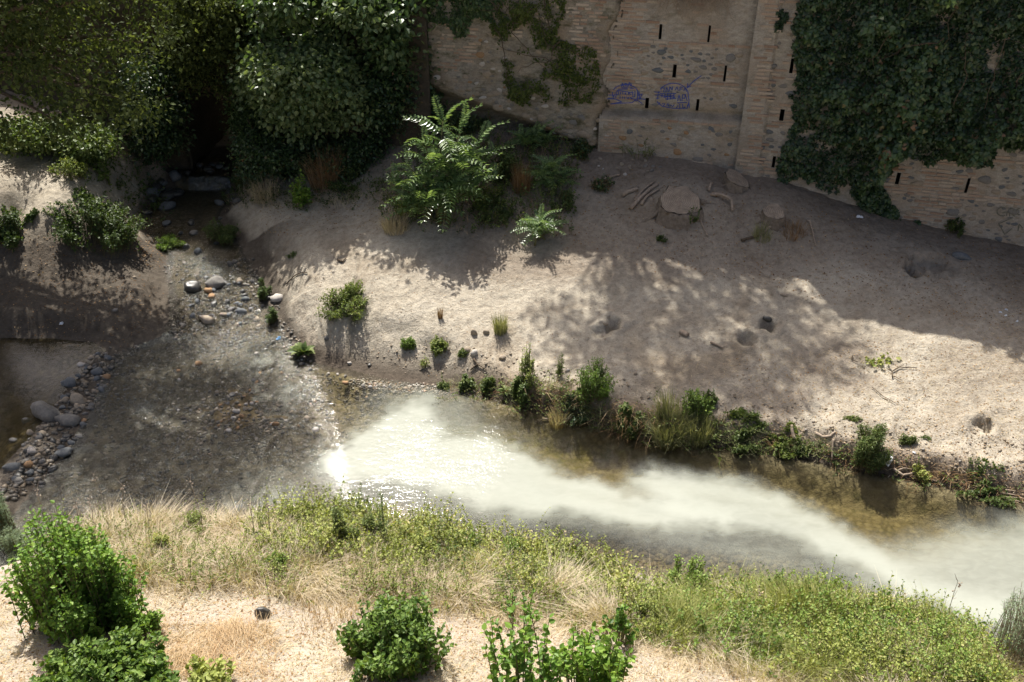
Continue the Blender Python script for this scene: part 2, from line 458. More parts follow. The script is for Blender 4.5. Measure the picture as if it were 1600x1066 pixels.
clay = sstep(.55, .15, np.clip(SD_R, 0, 9)) * far * (SD_R > 0) * (X2 > -4)

# ground material
m, nt, bs = new_mat("trodden_earth")
P = wpos(nt)
n1 = noise(nt, .9, 5, .6, P); n2 = noise(nt, 9, 8, .68, P); n3 = noise(nt, 55, 4, .7, P)
soil = ramp(nt, n1, [(.3, (.37, .328, .258)), (.7, (.475, .432, .35))])
soil = mix(nt, 1.0, soil, ramp(nt, noise(nt, .45, 9, .72, P, 1.2), [(.38, (.74, .70, .66)), (.52, (1, 1, 1)), (.66, (1.08, 1.07, 1.05))]), 'MULTIPLY')
soil = mix(nt, 1.0, soil, ramp(nt, n2, [(.3, (.72, .70, .68)), (.55, (1, 1, 1)), (.8, (1.12, 1.1, 1.07))]), 'MULTIPLY')
soil = mix(nt, 1.0, soil, ramp(nt, n3, [(.25, (.7, .67, .64)), (.5, (1, 1, 1)), (.75, (1.15, 1.14, 1.12))]), 'MULTIPLY')
strawc = ramp(nt, noise(nt, 30, 6, .8, P), [(.25, (.24, .18, .135)), (.5, (.41, .35, .285)), (.75, (.53, .47, .395))])
soil = mix(nt, math_(nt, 'MULTIPLY', attr(nt, "straw"), ramp(nt, noise(nt, 2.3, 6, .6, P), [(.38, (.0,) * 3), (.6, (1,) * 3)])), soil, strawc)
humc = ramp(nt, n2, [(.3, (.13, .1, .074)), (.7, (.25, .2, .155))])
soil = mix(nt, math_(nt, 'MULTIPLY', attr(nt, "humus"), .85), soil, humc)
soil = mix(nt, math_(nt, 'MULTIPLY', attr(nt, "clay"), .75), soil, ramp(nt, n2, [(.3, (.15, .105, .07)), (.7, (.33, .245, .175))]))
wetshadec = ramp(nt, n2, [(.3, (.045, .036, .027)), (.7, (.095, .077, .06))])
soil = mix(nt, math_(nt, 'MULTIPLY', attr(nt, "wet"), .9), soil, wetshadec)  # dark tone for damp soil and the painted left-bank shade
vor = nd(nt, "ShaderNodeTexVoronoi"); vor.inputs["Scale"].default_value = 11
nt.links.new(P, vor.inputs["Vector"])
pebc = ramp(nt, vor.outputs["Distance"], [(.0, (.36, .31, .19)), (.35, (.25, .21, .125)), (.6, (.1, .083, .045))])
bedc = mix(nt, ramp(nt, n1, [(.42, (0,) * 3), (.6, (.7,) * 3)]), ramp(nt, n2, [(.3, (.17, .14, .08)), (.7, (.32, .265, .16))]), pebc)
bedc = mix(nt, ramp(nt, noise(nt, 3.5, 5, .6, P), [(.55, (0,) * 3), (.7, (.5,) * 3)]), bedc, (.07, .075, .02))
bedc = mix(nt, attr(nt, "rif"), bedc, mix(nt, 1.0, bedc, (.6, .57, .57), "MULTIPLY"))
soil = mix(nt, attr(nt, "bed"), soil, bedc)
alg = ramp(nt, noise(nt, 7, 6, .7, P), [(.3, (.05, .055, .01)), (.55, (.17, .15, .02)), (.75, (.3, .27, .05))])
soil = mix(nt, math_(nt, 'MULTIPLY', attr(nt, "algae"), ramp(nt, noise(nt, 4, 5, .7, P), [(.35, (0,) * 3), (.55, (1,) * 3)])), soil, alg)
nt.links.new(soil, bs.inputs["Base Color"])
bs.inputs["Roughness"].default_value = .95
bs.inputs["Specular IOR Level"].default_value = .15
b1 = bump(nt, n2, .9, .07, None)
bump(nt, n3, .6, .02, bs, b1)
M['earth'] = m
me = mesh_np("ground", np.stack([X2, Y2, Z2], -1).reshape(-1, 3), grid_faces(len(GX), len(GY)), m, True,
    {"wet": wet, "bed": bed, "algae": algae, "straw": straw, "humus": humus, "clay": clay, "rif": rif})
tag(obj("ground", me), kind="structure")

# ------------------------------------------------------------------ water
def water_mat():
    m, nt, bs = new_mat("river_water")
    P = wpos(nt)
    mp = nd(nt, "ShaderNodeMapping"); mp.inputs["Rotation"].default_value = (0, 0, math.radians(12)); mp.inputs["Scale"].default_value = (1, 2.0, 1)
    nt.links.new(P, mp.inputs["Vector"])
    w1 = noise(nt, 7, 3, .55, mp.outputs[0], .6); w2 = noise(nt, 22, 4, .6, mp.outputs[0], .3)
    rap = attr(nt, "rapid")
    h = math_(nt, 'ADD', math_(nt, 'MULTIPLY', w1, .05), math_(nt, 'MULTIPLY', w2, .024))
    b = nd(nt, "ShaderNodeBump"); b.inputs["Distance"].default_value = 1.0
    nt.links.new(h, b.inputs["Height"])
    nt.links.new(math_(nt, 'ADD', math_(nt, 'MULTIPLY', rap, .95), .035), b.inputs["Strength"])
    gl = nd(nt, "ShaderNodeBsdfGlossy"); gl.inputs["Roughness"].default_value = .09
    nt.links.new(b.outputs[0], gl.inputs["Normal"])
    fr = nd(nt, "ShaderNodeFresnel"); fr.inputs["IOR"].default_value = 1.33
    nt.links.new(b.outputs[0], fr.inputs["Normal"])
    tr = nd(nt, "ShaderNodeBsdfTransparent")
    nt.links.new(ramp(nt, attr(nt, "depth"), [(0, (.92, .93, .9)), (1, (.72, .7, .55))]), tr.inputs["Color"])
    milk_sheen = attr(nt, "milk_sheen")
    fine = noise(nt, 5, 6, .6, mp.outputs[0], .8)
    mk = math_(nt, 'ADD', milk_sheen, math_(nt, 'MULTIPLY', math_(nt, 'SUBTRACT', fine, .5), math_(nt, 'MULTIPLY', math_(nt, 'MULTIPLY', milk_sheen, math_(nt, 'SUBTRACT', 1.0, milk_sheen)), 1.6)), True)
    df = nd(nt, "ShaderNodeBsdfDiffuse")
    nt.links.new(ramp(nt, mk, [(0, (.17, .175, .16)), (.5, (.265, .28, .235)), (1, (.31, .325, .28))]), df.inputs["Color"])
    m1 = nd(nt, "ShaderNodeMixShader")
    nt.links.new(mk, m1.inputs[0]); nt.links.new(tr.outputs[0], m1.inputs[1]); nt.links.new(df.outputs[0], m1.inputs[2])
    m2 = nd(nt, "ShaderNodeMixShader")
    nt.links.new(fr.outputs[0], m2.inputs[0]); nt.links.new(m1.outputs[0], m2.inputs[1]); nt.links.new(gl.outputs[0], m2.inputs[2])
    nt.links.new(m2.outputs[0], nt.nodes["Material Output"].inputs["Surface"])
    nt.nodes.remove(bs)
    return m
M['water'] = water_mat()
def milk_field(x, y):
    u, v = project(x, y, 0 * x)
    wx = fbm(x * 1.1, y * 1.1, 61, 4) ; wy = fbm(x * 1.1, y * 1.1, 62, 4)
    f2 = fbm(x * 4.2, y * 4.2, 63, 4)
    uu = u + 30 * wx + 16 * f2; vv = v + 17 * wy + 8 * fbm(x * 4.5, y * 4.5, 64, 4)
    A = [(530, 700), (575, 660), (650, 622), (672, 640), (690, 676), (740, 680), (790, 690), (850, 712), (900, 740), (950, 757), (1000, 768), (1060, 780), (1150, 810), (1140, 835), (1000, 824), (900, 806), (800, 796), (740, 786), (650, 762), (560, 750), (495, 735), (500, 712)]
    B = [(965, 752), (1010, 722), (1060, 728), (1120, 742), (1180, 752), (1240, 775), (1290, 790), (1330, 815), (1380, 845), (1430, 885), (1500, 905), (1600, 925), (1800, 960), (1800, 1040), (1560, 985), (1480, 945), (1400, 925), (1330, 890), (1250, 862), (1150, 838), (1060, 812)]
    Cc = [(1300, 850), (1400, 860), (1450, 842), (1520, 818), (1600, 805), (1800, 790), (1900, 1100), (1560, 1000), (1450, 960), (1350, 930)]
    D = [(470, 740), (520, 670), (560, 640), (620, 612), (715, 618), (770, 668), (1000, 800), (1250, 850), (1400, 930), (1250, 910), (1100, 880), (950, 850), (800, 830), (650, 812), (520, 800)]
    f3 = fbm(x * 9, y * 9, 67, 3); vv = vv + 5 * f3; uu = uu + 5 * f3
    a = sstep(13, -16, poly_sd(uu, vv, A)) * .9
    b = sstep(12, -28, poly_sd(uu, vv, B)) * .93
    c = sstep(40, -45, poly_sd(uu, vv, Cc)) * .7
    d = sstep(34, -40, poly_sd(uu, vv, D)) * .42
    st = .5 + .5 * fbm(x * 1.3 + y * .5, y * 6 + x * 1.4, 66, 4)
    a *= sstep(430, 560, u + 60 * (st - .5)) * (.82 + .18 * st)
    b *= .8 + .2 * st
    m = 1 - (1 - a) * (1 - b) * (1 - c) * (1 - d)
    return np.clip(m + .02, 0, 1)
def water_obj(name, sd, lev, ismain):
    wx = np.arange(-12.4 if not ismain else -11, 13, .05); wy = np.arange(5.5, 21.7, .05)
    if not ismain: wx = np.arange(-16, -4, .07)
    XX, YY = np.meshgrid(wx, wy)
    S = poly_sd(XX, YY, sd)
    ok = S < .16
    Q = grid_faces(len(wx), len(wy))
    Q = Q[ok.ravel()[Q].any(1)]
    used, inv = np.unique(Q, return_inverse=True)
    x = XX.ravel()[used]; y = YY.ravel()[used]
    z = Lvl(y, x) if ismain else np.full(len(x), lev)
    if ismain:
        u, v = project(x, y, z)
        rap = sstep(-2.2, -4.0, x + .25 * (y - 11)) 
        rap = np.maximum(rap, .2 * np.exp(-((u - 700) / 200) ** 2))
        rap = rap * (.55 + .6 * np.clip(fbm(x * .8, y * .8, 71, 3) + .35, 0, 1)) 
        rap = np.where(y > 16.2, np.maximum(sstep(17.2, 18.0, y), .7), rap)
        z = z + rap * (.016 * fbm(x * 5, y * 9, 72, 3) + .006 * fbm(x * 14, y * 20, 73, 2))
        mk = np.where(y < 13.6, milk_field(x, y), .05)
        mk = np.maximum(mk, .34 * np.exp(-(((x + 6.35 + .3 * np.sin(y * 3)) / .5) ** 2 + ((y - 16.8) / .5) ** 2)) + .1 * np.clip(fbm(x * 2, y * 2, 78, 3), 0, 1) * (y > 13.6))
        d = np.clip((z - gz(x, y)) / .35, 0, 1)
        rif = sstep(-2.2, -4.0, x + .25 * (y - 11)) * (y < 14.5)
        mk = np.maximum(mk, rif * (.16 + .42 * sstep(.05, .6, fbm(x * .75 + 3, y * .9, 75, 4))))  # riffle sheen and sky reflection patches painted in as pale cloudiness
    else:
        rap = np.full(len(x), .05); mk = np.full(len(x), .03); d = np.full(len(x), 1.0)
    me = mesh_np(name, np.c_[x, y, z], inv.reshape(-1, 4), M['water'], True, {"milk_sheen": mk, "depth": d, "rapid": rap})
    return tag(obj(name, me), kind="structure")
water_obj("river", RIVER, 0, True)
water_obj("pool_water", POOL, POOL_Z, False)
# ================================================================== leaf / scatter helpers
def unit(a): return a / (np.linalg.norm(a, axis=-1, keepdims=True) + 1e-9)
def rdir(n, up=.0, rng=RNG):
    d = rng.normal(size=(n, 3)); d[:, 2] += up
    return unit(d)
def frames(d, nrm):
    """rotation whose local Y is d and local Z is near nrm; (n,3,3) columns x,y,z"""
    y = unit(d); x = unit(np.cross(y, nrm)); z = np.cross(x, y)
    return np.stack([x, y, z], -1)
LEAF = (np.array([(0, 0, 0), (.36, .45, .09), (0, 1, -.06), (-.36, .45, .09)]), np.array([(0, 1, 2), (0, 2, 3)]))
LONG = (np.array([(0, 0, 0), (.17, .4, .05), (0, 1, -.12), (-.17, .4, .05)]), np.array([(0, 1, 2), (0, 2, 3)]))
OVAL = (np.array([(0, 0, 0), (.3, .25, .06), (.33, .6, .05), (0, 1, -.1), (-.33, .6, .05), (-.3, .25, .06)]), np.array([(0, 1, 2), (0, 2, 3), (0, 3, 4), (0, 4, 5)]))
IVYL = (np.array([(0, 0, 0), (.46, .12, -.05), (.3, .5, .04), (0, 1, -.1), (-.3, .5, .04), (-.46, .12, -.05), (0, .35, .07)]),
        np.array([(0, 1, 6), (1, 2, 6), (2, 3, 6), (3, 4, 6), (4, 5, 6), (5, 0, 6)]))
def scatter(acc, tpl, P, R, S, tint):
    V, F = tpl; n = len(P)
    if n == 0: return
    S = np.broadcast_to(np.asarray(S, float), (n,))
    W = np.einsum('nij,kj->nki', R, V) * S[:, None, None] + P[:, None]
    FF = (F[None] + (np.arange(n) * len(V))[:, None, None]).reshape(-1, F.shape[1])
    acc.add(W.reshape(-1, 3), FF, np.repeat(np.broadcast_to(tint, (n,)), len(V)))
def blades(acc, P, H, lean, width, tint, rng=RNG, droop=.35):
    """curved grass blades: P (n,3) roots, H heights, lean (n,2) horizontal tip offset"""
    n = len(P); H = np.broadcast_to(H, (n,)); width = np.broadcast_to(width, (n,))
    a = rng.uniform(0, 2 * math.pi, n); wv = np.stack([np.cos(a), np.sin(a), 0 * a], -1) * width[:, None] * .5
    L = np.c_[lean, np.zeros(n)]
    up = np.c_[np.zeros((n, 2)), H]
    p1 = P + L * .35 + up * .6
    p2 = P + L + up * (1 - droop * np.linalg.norm(lean, axis=1, keepdims=True) / (H[:, None] + .01) * .5)
    V = np.stack([P - wv, P + wv, p1 + wv * .8, p1 - wv * .8, p2], 1)
    i = np.arange(n)[:, None] * 5
    F = np.concatenate([i + [0, 1, 2], i + [0, 2, 3], i + [3, 2, 4]])
    acc.add(V.reshape(-1, 3), F, np.repeat(np.broadcast_to(tint, (n,)), 5))

# ================================================================== rock templates
import bmesh
def ico(sub):
    bm = bmesh.new(); bmesh.ops.create_icosphere(bm, subdivisions=sub, radius=1)
    V = np.array([v.co[:] for v in bm.verts]); F = np.array([[v.index for v in f.verts] for f in bm.faces]); bm.free()
    return V, F
ICO1, ICO2, ICO3 = ico(1), ico(2), ico(3)
def rock_tpl(seed, base=ICO2, flat=.6, rough=.25):
    r = np.random.default_rng(seed); V = base[0].copy()
    for _ in range(13):
        d = unit(r.normal(size=3)); c = r.uniform(.55, .86)
        h = V @ d; V = V - np.clip(h - c, 0, None)[:, None] * d * .85
    V *= 1 + rough * fbm(V[:, 0] * 1.7 + seed, V[:, 1] * 1.7 + V[:, 2], seed, 3)[:, None]
    V *= np.array([1, r.uniform(.65, .9), flat])
    return V, base[1]

# ================================================================== masonry walls
def masonry_mat(name, c0, c1, stain, moss=(.05, .055, .02), mossamt=.35):
    m, nt, bs = new_mat(name)
    P = wpos(nt)
    mp = nd(nt, "ShaderNodeMapping"); mp.inputs["Scale"].default_value = (1, 1, 2.2); nt.links.new(P, mp.inputs["Vector"])
    n1 = noise(nt, 1.3, 7, .62, P); n2 = noise(nt, 7, 8, .7, mp.outputs[0]); n3 = noise(nt, 40, 5, .7, P)
    c = ramp(nt, n2, [(.3, c0), (.68, c1)])
    c = mix(nt, ramp(nt, n1, [(.45, (0,) * 3), (.62, (.8,) * 3)]), c, stain)
    c = mix(nt, 1.0, c, ramp(nt, n3, [(.25, (.7,) * 3), (.5, (1,) * 3), (.75, (1.2,) * 3)]), 'MULTIPLY')
    c = mix(nt, math_(nt, 'MULTIPLY', ramp(nt, noise(nt, 2.1, 8, .7, mp.outputs[0]), [(.52, (0,) * 3), (.66, (1,) * 3)]), mossamt), c, moss)
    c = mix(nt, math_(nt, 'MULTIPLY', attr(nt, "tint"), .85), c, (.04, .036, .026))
    nt.links.new(c, bs.inputs["Base Color"]); bs.inputs["Roughness"].default_value = .95
    bs.inputs["Specular IOR Level"].default_value = .1
    b = bump(nt, n2, .8, .05, None); bump(nt, n3, .6, .015, bs, b)
    return m
M['render'] = masonry_mat("lime_render", (.27, .24, .195), (.46, .42, .355), (.34, .285, .22))
M['oldrender'] = masonry_mat("weathered_render", (.18, .165, .13), (.40, .36, .295), (.28, .22, .155), mossamt=.8)
M['rockface'] = masonry_mat("damp_rock_face", (.05, .042, .032), (.12, .1, .075), (.08, .065, .045), mossamt=.8)
def brick_mat(i, c0, c1):
    m, nt, bs = new_mat("clay_brick_%d" % i)
    P = wpos(nt)
    c = ramp(nt, noise(nt, 3.0, 6, .7, P), [(.3, c0), (.7, c1)])
    c = mix(nt, 1.0, c, ramp(nt, noise(nt, 60, 4, .7, P), [(.3, (.75,) * 3), (.6, (1.1,) * 3)]), 'MULTIPLY')
    c = mix(nt, ramp(nt, noise(nt, 1.4, 7, .7, P), [(.55, (0,) * 3), (.72, (.6,) * 3)]), c, (.17, .14, .105))
    nt.links.new(c, bs.inputs["Base Color"]); bs.inputs["Roughness"].default_value = .92
    bs.inputs["Specular IOR Level"].default_value = .1
    bump(nt, noise(nt, 45, 5, .7, P), .6, .01, bs)
    return m
M['brick'] = [brick_mat(0, (.30, .215, .155), (.40, .3, .22)), brick_mat(1, (.35, .265, .195), (.45, .36, .275)), brick_mat(2, (.26, .17, .12), (.34, .24, .17)), brick_mat(3, (.39, .32, .245), (.46, .39, .31))]
M['stones'] = [plain_mat("grey_stone", (.13, .125, .115), (.24, .225, .2), 6, spec=.25), plain_mat("buff_stone", (.23, .19, .14), (.37, .31, .235), 6), plain_mat("blue_grey_stone", (.09, .1, .105), (.17, .175, .175), 6, spec=.3),
    plain_mat("rusty_stone", (.22, .13, .07), (.38, .25, .14), 7), plain_mat("pale_stone", (.36, .33, .29), (.52, .48, .43), 6), plain_mat("dark_wet_stone", (.035, .034, .03), (.085, .08, .07), 6, rough=.35, spec=.5)]
M['slot'] = plain_mat("slot_dark", (.012, .01, .008), (.03, .025, .02), 8)  # near-black lining that makes the weep slots read dark

# shared brick shape: a worn block, front face towards -Y
def brick_tpl(seed):
    r = np.random.default_rng(seed)
    V = []
    for (sx, sz) in ((-1, -1), (1, -1), (1, 1), (-1, 1)):
        V.append((sx * .5 + r.uniform(-.012, .012), 0, sz * .5 + r.uniform(-.05, .05)))
    V += [(x * (.965 + r.uniform(-.02, .02)), -1 + r.uniform(-.25, .2), z * (.86 + r.uniform(-.06, .06))) for x, _, z in V[:4]]
    mid = (r.uniform(-.2, .2), -1.08, r.uniform(-.1, .1)); V.append(mid)
    F3 = np.array([(4, 5, 8), (5, 6, 8), (6, 7, 8), (7, 4, 8)]); F4 = np.array([(0, 1, 5, 4), (1, 2, 6, 5), (2, 3, 7, 6), (3, 0, 4, 7)])
    return np.array(V, float), F3, F4
BT = [brick_tpl(900 + i) for i in range(8)]
_bm_cache = {}
def brick_mesh(t, c):
    if (t, c) not in _bm_cache:
        V, F3, F4 = BT[t]
        _bm_cache[(t, c)] = mesh_np("brick", V, [F3, F4], M['brick'][c])
    return _bm_cache[(t, c)]
_rk_cache = {}
def rock_mesh(t, c, flat=.6, base=None, key=''):
    if (t, c, flat, key) not in _rk_cache:
        V, F = rock_tpl(50 + t, base or ICO2, flat)
        _rk_cache[(t, c, flat, key)] = mesh_np("stone", V, F, (M['stones'][c] if isinstance(c, int) else M[c]), True)
    return _rk_cache[(t, c, flat, key)]

class Wall:
    def __init__(s, name, label, p0, p1, zb, zt, mat, thick=.9, group=None):
        s.p0 = np.array(p0, float); d = np.array(p1, float) - s.p0; s.L = float(np.hypot(*d)); s.e = d / s.L
        s.n = np.array([s.e[1], -s.e[0]]); s.zb, s.zt, s.mat, s.th = zb, zt, mat, thick
        s.root = thing(name, label, "wall", (p0[0], p0[1], zb), math.atan2(s.e[1], s.e[0]))
        s.slots = []; s.nb = 0
    def px(s, u, v):
        """view ray meets the wall plane -> (along, height above zb)"""
        rx, ry, rz = ray(u, v)
        t = (s.p0 @ s.n) / (rx * s.n[0] + ry * s.n[1])
        x, y, z = rx * t, ry * t, CAM_Z + rz * t
        return (x - s.p0[0]) * s.e[0] + (y - s.p0[1]) * s.e[1], z - s.zb
    def to_px(s, a, h, off=0):
        x = s.p0[0] + s.e[0] * a + s.n[0] * off; y = s.p0[1] + s.e[1] * a + s.n[1] * off
        return project(x, y, h + s.zb)
    def world(s, a, h, off=0):
        a = np.asarray(a, float); h = np.asarray(h, float)
        return np.stack([s.p0[0] + s.e[0] * a + s.n[0] * off, s.p0[1] + s.e[1] * a + s.n[1] * off, h + s.zb], -1)
    def add_slot(s, u, v, hpx=20, wpx=4.6):
        a, h = s.px(u, v); sc = depth_of(*s.world(a, h)) / FPX
        q = math.sin(u * 7.3 + v); s.slots.append((float(a), float(h), float(wpx * sc / 2 * (1 + .22 * q)), float(hpx * sc / 2 / .93 * (1 - .12 * q))))
    def body(s, offset, dirt, step=.05, cut=None):
        """offset(u,v,a,h) outward relief, dirt(u,v,a,h) 0..1 darkening: dirt plus painted crack shadow"""
        A = set(np.round(np.arange(0, s.L + 1e-6, s.L / round(s.L / step)), 4)); H = set(np.round(np.arange(0, s.zt - s.zb + 1e-6, step), 4))
        for a, h, hw, hh in s.slots:
            A = {q for q in A if min(abs(q - a - hw), abs(q - a + hw)) > .012} | {a - hw, a + hw}
            H = {q for q in H if min(abs(q - h - hh), abs(q - h + hh)) > .012} | {h - hh, h + hh}
        A = np.array(sorted(A)); H = np.array(sorted(H))
        AA, HH = np.meshgrid(A, H); U, V = s.to_px(AA, HH)
        off = offset(U, V, AA, HH); d = dirt(U, V, AA, HH)
        for a, h, hw, hh in s.slots:                       # flat rim round each weep slot
            near = (np.abs(AA - a) < hw + .002) & (np.abs(HH - h) < hh + .002)
            off = np.where(near, .004, off)
        Q = grid_faces(len(A), len(H))
        ca = AA.ravel()[Q].mean(1); ch = HH.ravel()[Q].mean(1)
        keep = np.ones(len(Q), bool)
        for a, h, hw, hh in s.slots: keep &= ~((np.abs(ca - a) < hw) & (np.abs(ch - h) < hh))
        if cut is not None:
            cu, cv = s.to_px(ca, ch); keep &= cut(cu, cv)
        acc = Acc()
        acc.add(np.stack([AA, -off, HH], -1).reshape(-1, 3), Q[keep], d.ravel())
        # sides, top and back
        Lm, Ht, T = s.L, s.zt - s.zb, s.th
        for a_, rev in ((0, 0),) + (((Lm, 1),) if cut is None else ()):
            col = 0 if a_ == 0 else len(A) - 1
            f = np.stack([AA[:, col], -off[:, col], HH[:, col]], -1); b = f.copy(); b[:, 1] = T
            n = len(H); i = np.arange(n - 1)[:, None]
            acc.add(np.concatenate([f, b]), np.concatenate([i, i + 1, i + n + 1, i + n], 1), .2)
        f = np.stack([AA[-1], -off[-1], HH[-1]], -1); b = f.copy(); b[:, 1] = T; n = len(A); i = np.arange(n - 1)[:, None] if cut is None else np.arange(int(n * .88))[:, None]
        acc.add(np.concatenate([f, b]), np.concatenate([i, i + 1, i + n + 1, i + n], 1), .2)
        if cut is not None: Lm *= .9
        acc.add([(0, T, 0), (Lm, T, 0), (Lm, T, Ht), (0, T, Ht)], np.array([[0, 1, 2, 3]]), .2)
        obj("render_face", acc.mesh("render_face", s.mat, False), s.root)
        for a, h, hw, hh in s.slots:
            D = .35; V8 = [(x, y, z) for y in (-.002, D) for x, z in ((-hw, -hh), (hw, -hh), (hw, hh), (-hw, hh))]
            q = Acc(); q.add(V8, np.array([(0, 1, 5, 4), (1, 2, 6, 5), (2, 3, 7, 6), (3, 0, 4, 7), (4, 5, 6, 7)]))
            o = obj("weep_slot", q.mesh("weep_slot", M['slot']), s.root, (a, 0, h))
        s.off = offset
    def bricks(s, zone, course=.074, bh=.05, bl=.27, relief=.012, limit=300, seed=1, skip=.03, seen=lambda u, v: (u > -40) & (u < 1640) & (v > -40)):
        r = np.random.default_rng(seed); items = []
        nrow = int((s.zt - s.zb) / course)
        for row in range(nrow):
            h = (row + .5) * course; a = -r.uniform(0, bl)
            while a < s.L:
                l = bl * r.choice([1, 1, 1, .5]) * r.uniform(.93, 1.05); c = a + l / 2; a += l + .014
                if c - l / 2 < 0 or c + l / 2 > s.L: continue
                u, v = s.to_px(c, h)
                if not seen(u, v) or r.random() < skip: continue
                if not zone(float(u), float(v), c, h): continue
                if any(abs(c - sa) < sw + l / 2 and abs(h - sh) < sv + bh * .6 for sa, sh, sw, sv in s.slots):
                    ok = False                               # cut the brick against the slot
                    for sa, sh, sw, sv in s.slots:
                        if abs(c - sa) < sw + l / 2 and abs(h - sh) < sv + bh * .6:
                            if c < sa: nl = (sa - sw) - (c - l / 2) - .006; c2 = c - l / 2 + nl / 2
                            else: nl = (c + l / 2) - (sa + sw) - .006; c2 = c + l / 2 - nl / 2
                            ok = nl > .05; l, c = nl, c2
                    if not ok: continue
                U, V = s.to_px(c, h)
                o = float(s.off(np.array([float(U)]), np.array([float(V)]), np.array([c]), np.array([h]))[0])
                items.append((c, h, l, bh * r.uniform(.85, 1.08), o, relief * r.uniform(.4, 1.5), r.integers(8), r.choice(4, p=[.4, .25, .15, .2])))
        r.shuffle(items)
        items = [tuple(i) for i in items]
        one, rest = items[:limit], items[limit:]
        for c, h, l, b, o, rel, t, cl in one:
            ob = bpy.data.objects.new("brick", brick_mesh(int(t), int(cl)))
            ob.location = (c, -o + .012, h); ob.scale = (l, rel + .012, b); ob.rotation_euler = (0, r.uniform(-.012, .012), 0)
            link(ob, s.root)
        if rest:
            acc = [Acc() for _ in range(4)]
            for c, h, l, b, o, rel, t, cl in rest:
                V, F3, F4 = BT[int(t)]
                acc[int(cl)].add(V * [l, rel + .012, b] + [c, -o + .012, h], [F3, F4])
            for cl, ac in enumerate(acc):
                if ac.n: tag(obj("brickwork", ac.mesh("brickwork", M['brick'][cl]), s.root), kind="stuff")
        return len(items)
    def stones(s, zone, n, size=(.05, .16), seed=1, cols=(0, 1, 1, 2, 3), box=None):
        r = np.random.default_rng(seed); placed = []
        tries = 0
        while len(placed) < n and tries < n * 40:
            tries += 1
            u = r.uniform(box[0], box[2]); v = r.uniform(box[1], box[3]); a, h = s.px(u, v); a = float(a); h = float(h)
            if a < .1 or a > s.L - .1 or not zone(u, v, a, h): continue
            sz = size[0] + (size[1] - size[0]) * r.random() ** 1.8
            if any((a - pa) ** 2 + ((h - ph) * 1.5) ** 2 < ((sz + ps) * .86) ** 2 for pa, ph, ps in placed): continue
            if any(abs(a - sa) < sw + sz * 1.1 and abs(h - sh) < sv + sz * .6 for sa, sh, sw, sv in s.slots): continue
            placed.append((a, h, sz))
            o = float(s.off(np.array([u]), np.array([v]), np.array([a]), np.array([h]))[0])
            ob = bpy.data.objects.new("stone", rock_mesh(int(r.integers(10)), int(r.choice(cols)), .6))
            ob.rotation_euler = (math.pi / 2 + r.uniform(-.1, .1), r.uniform(-.2, .2), 0)
            ob.location = (a, -o + sz * .05, h); ob.scale = (sz, sz * r.uniform(.6, .85), sz * .5)
            link(ob, s.root)

# ---- slotted wall between the crack and the pilaster
W1 = Wall("retaining_wall", "brick and rubble retaining wall with narrow weep slots and blue graffiti, left of the pilaster", (1.85, 18.455), (4.68, 17.735), 1.7, 6.0, M['render'])
for u, v in [(1032, 50), (1108, 53), (1054, 111), (1133, 115), (1011, 161), (1090, 164)]: W1.add_slot(u, v, 21 if v < 150 else 17, 4.4)
def z1(u, v, a, h):
    t = v - .04 * (u - 1000)
    if v < 190 and t < 122 and u < 1000 - .06 * v: return True
    if 61 < t < 72 or 121 < t < 134 or 185 < t < 191: return True
    if v < 36 and (1000 < u < 1022 or 1080 < u < 1098): return u % 23 > 5
    for su, sv in ((1032, 50), (1108, 53), (1054, 111), (1133, 115)):
        if abs(u - su) < 12 and abs(v - sv) < 17: return True
    if 134 < t < 166 and u < 998: return True
    if t > 191 and u < 972: return True
    if t > 246 and u > 1030: return math.sin(u * .11) > -.4
    return False
def o1(u, v, a, h):
    t = v - .05 * (u - 950)
    low = sstep(171, 183, t)                                 # the wall below the ledge stands proud
    gro = np.exp(-((t - 169) / 5.0) ** 2)
    return .085 * low - .05 * gro + .03 * fbm(a * 2.2, h * 2.2, 81, 4) * (.4 + low) + .012 * fbm(a * 9, h * 9, 82, 3)
def d1(u, v, a, h):
    t = v - .05 * (u - 950)
    e = .8 * np.exp(-((t - 174) / 7.0) ** 2) * (.55 + .6 * fbm(a * 3, h * 3, 83, 3)) + .25 * sstep(-30, -2, v - 262) 
    e += .45 * np.clip(fbm(a * 6, h * .7, 84, 3), 0, 1) * sstep(60, 0, v)
    return np.clip(e, 0, 1)
W1.body(o1, d1)
W1.bricks(z1, seed=3)
def zs1(u, v, a, h):
    return not z1(u, v, a, h) and 1000 < u < 1168 - .12 * v and not (166 < v - .05 * (u - 950) < 186)
W1.stones(zs1, 95, (.045, .15), 5, box=(985, 66, 1170, 166), cols=(0, 1, 1, 1, 2))
W1.stones(lambda u, v, a, h: 190 < v and z1(u, v, a, h) is False, 38, (.06, .15), 6, box=(960, 190, 1150, 262), cols=(0, 1, 1, 2, 3))
a, h = map(float, W1.px(1110, 201))
ob = obj("stone", rock_mesh(3, 2), W1.root, (a, -.06, h)); ob.rotation_euler = (math.pi / 2, .2, 0); ob.scale = (.17, .12, .09)

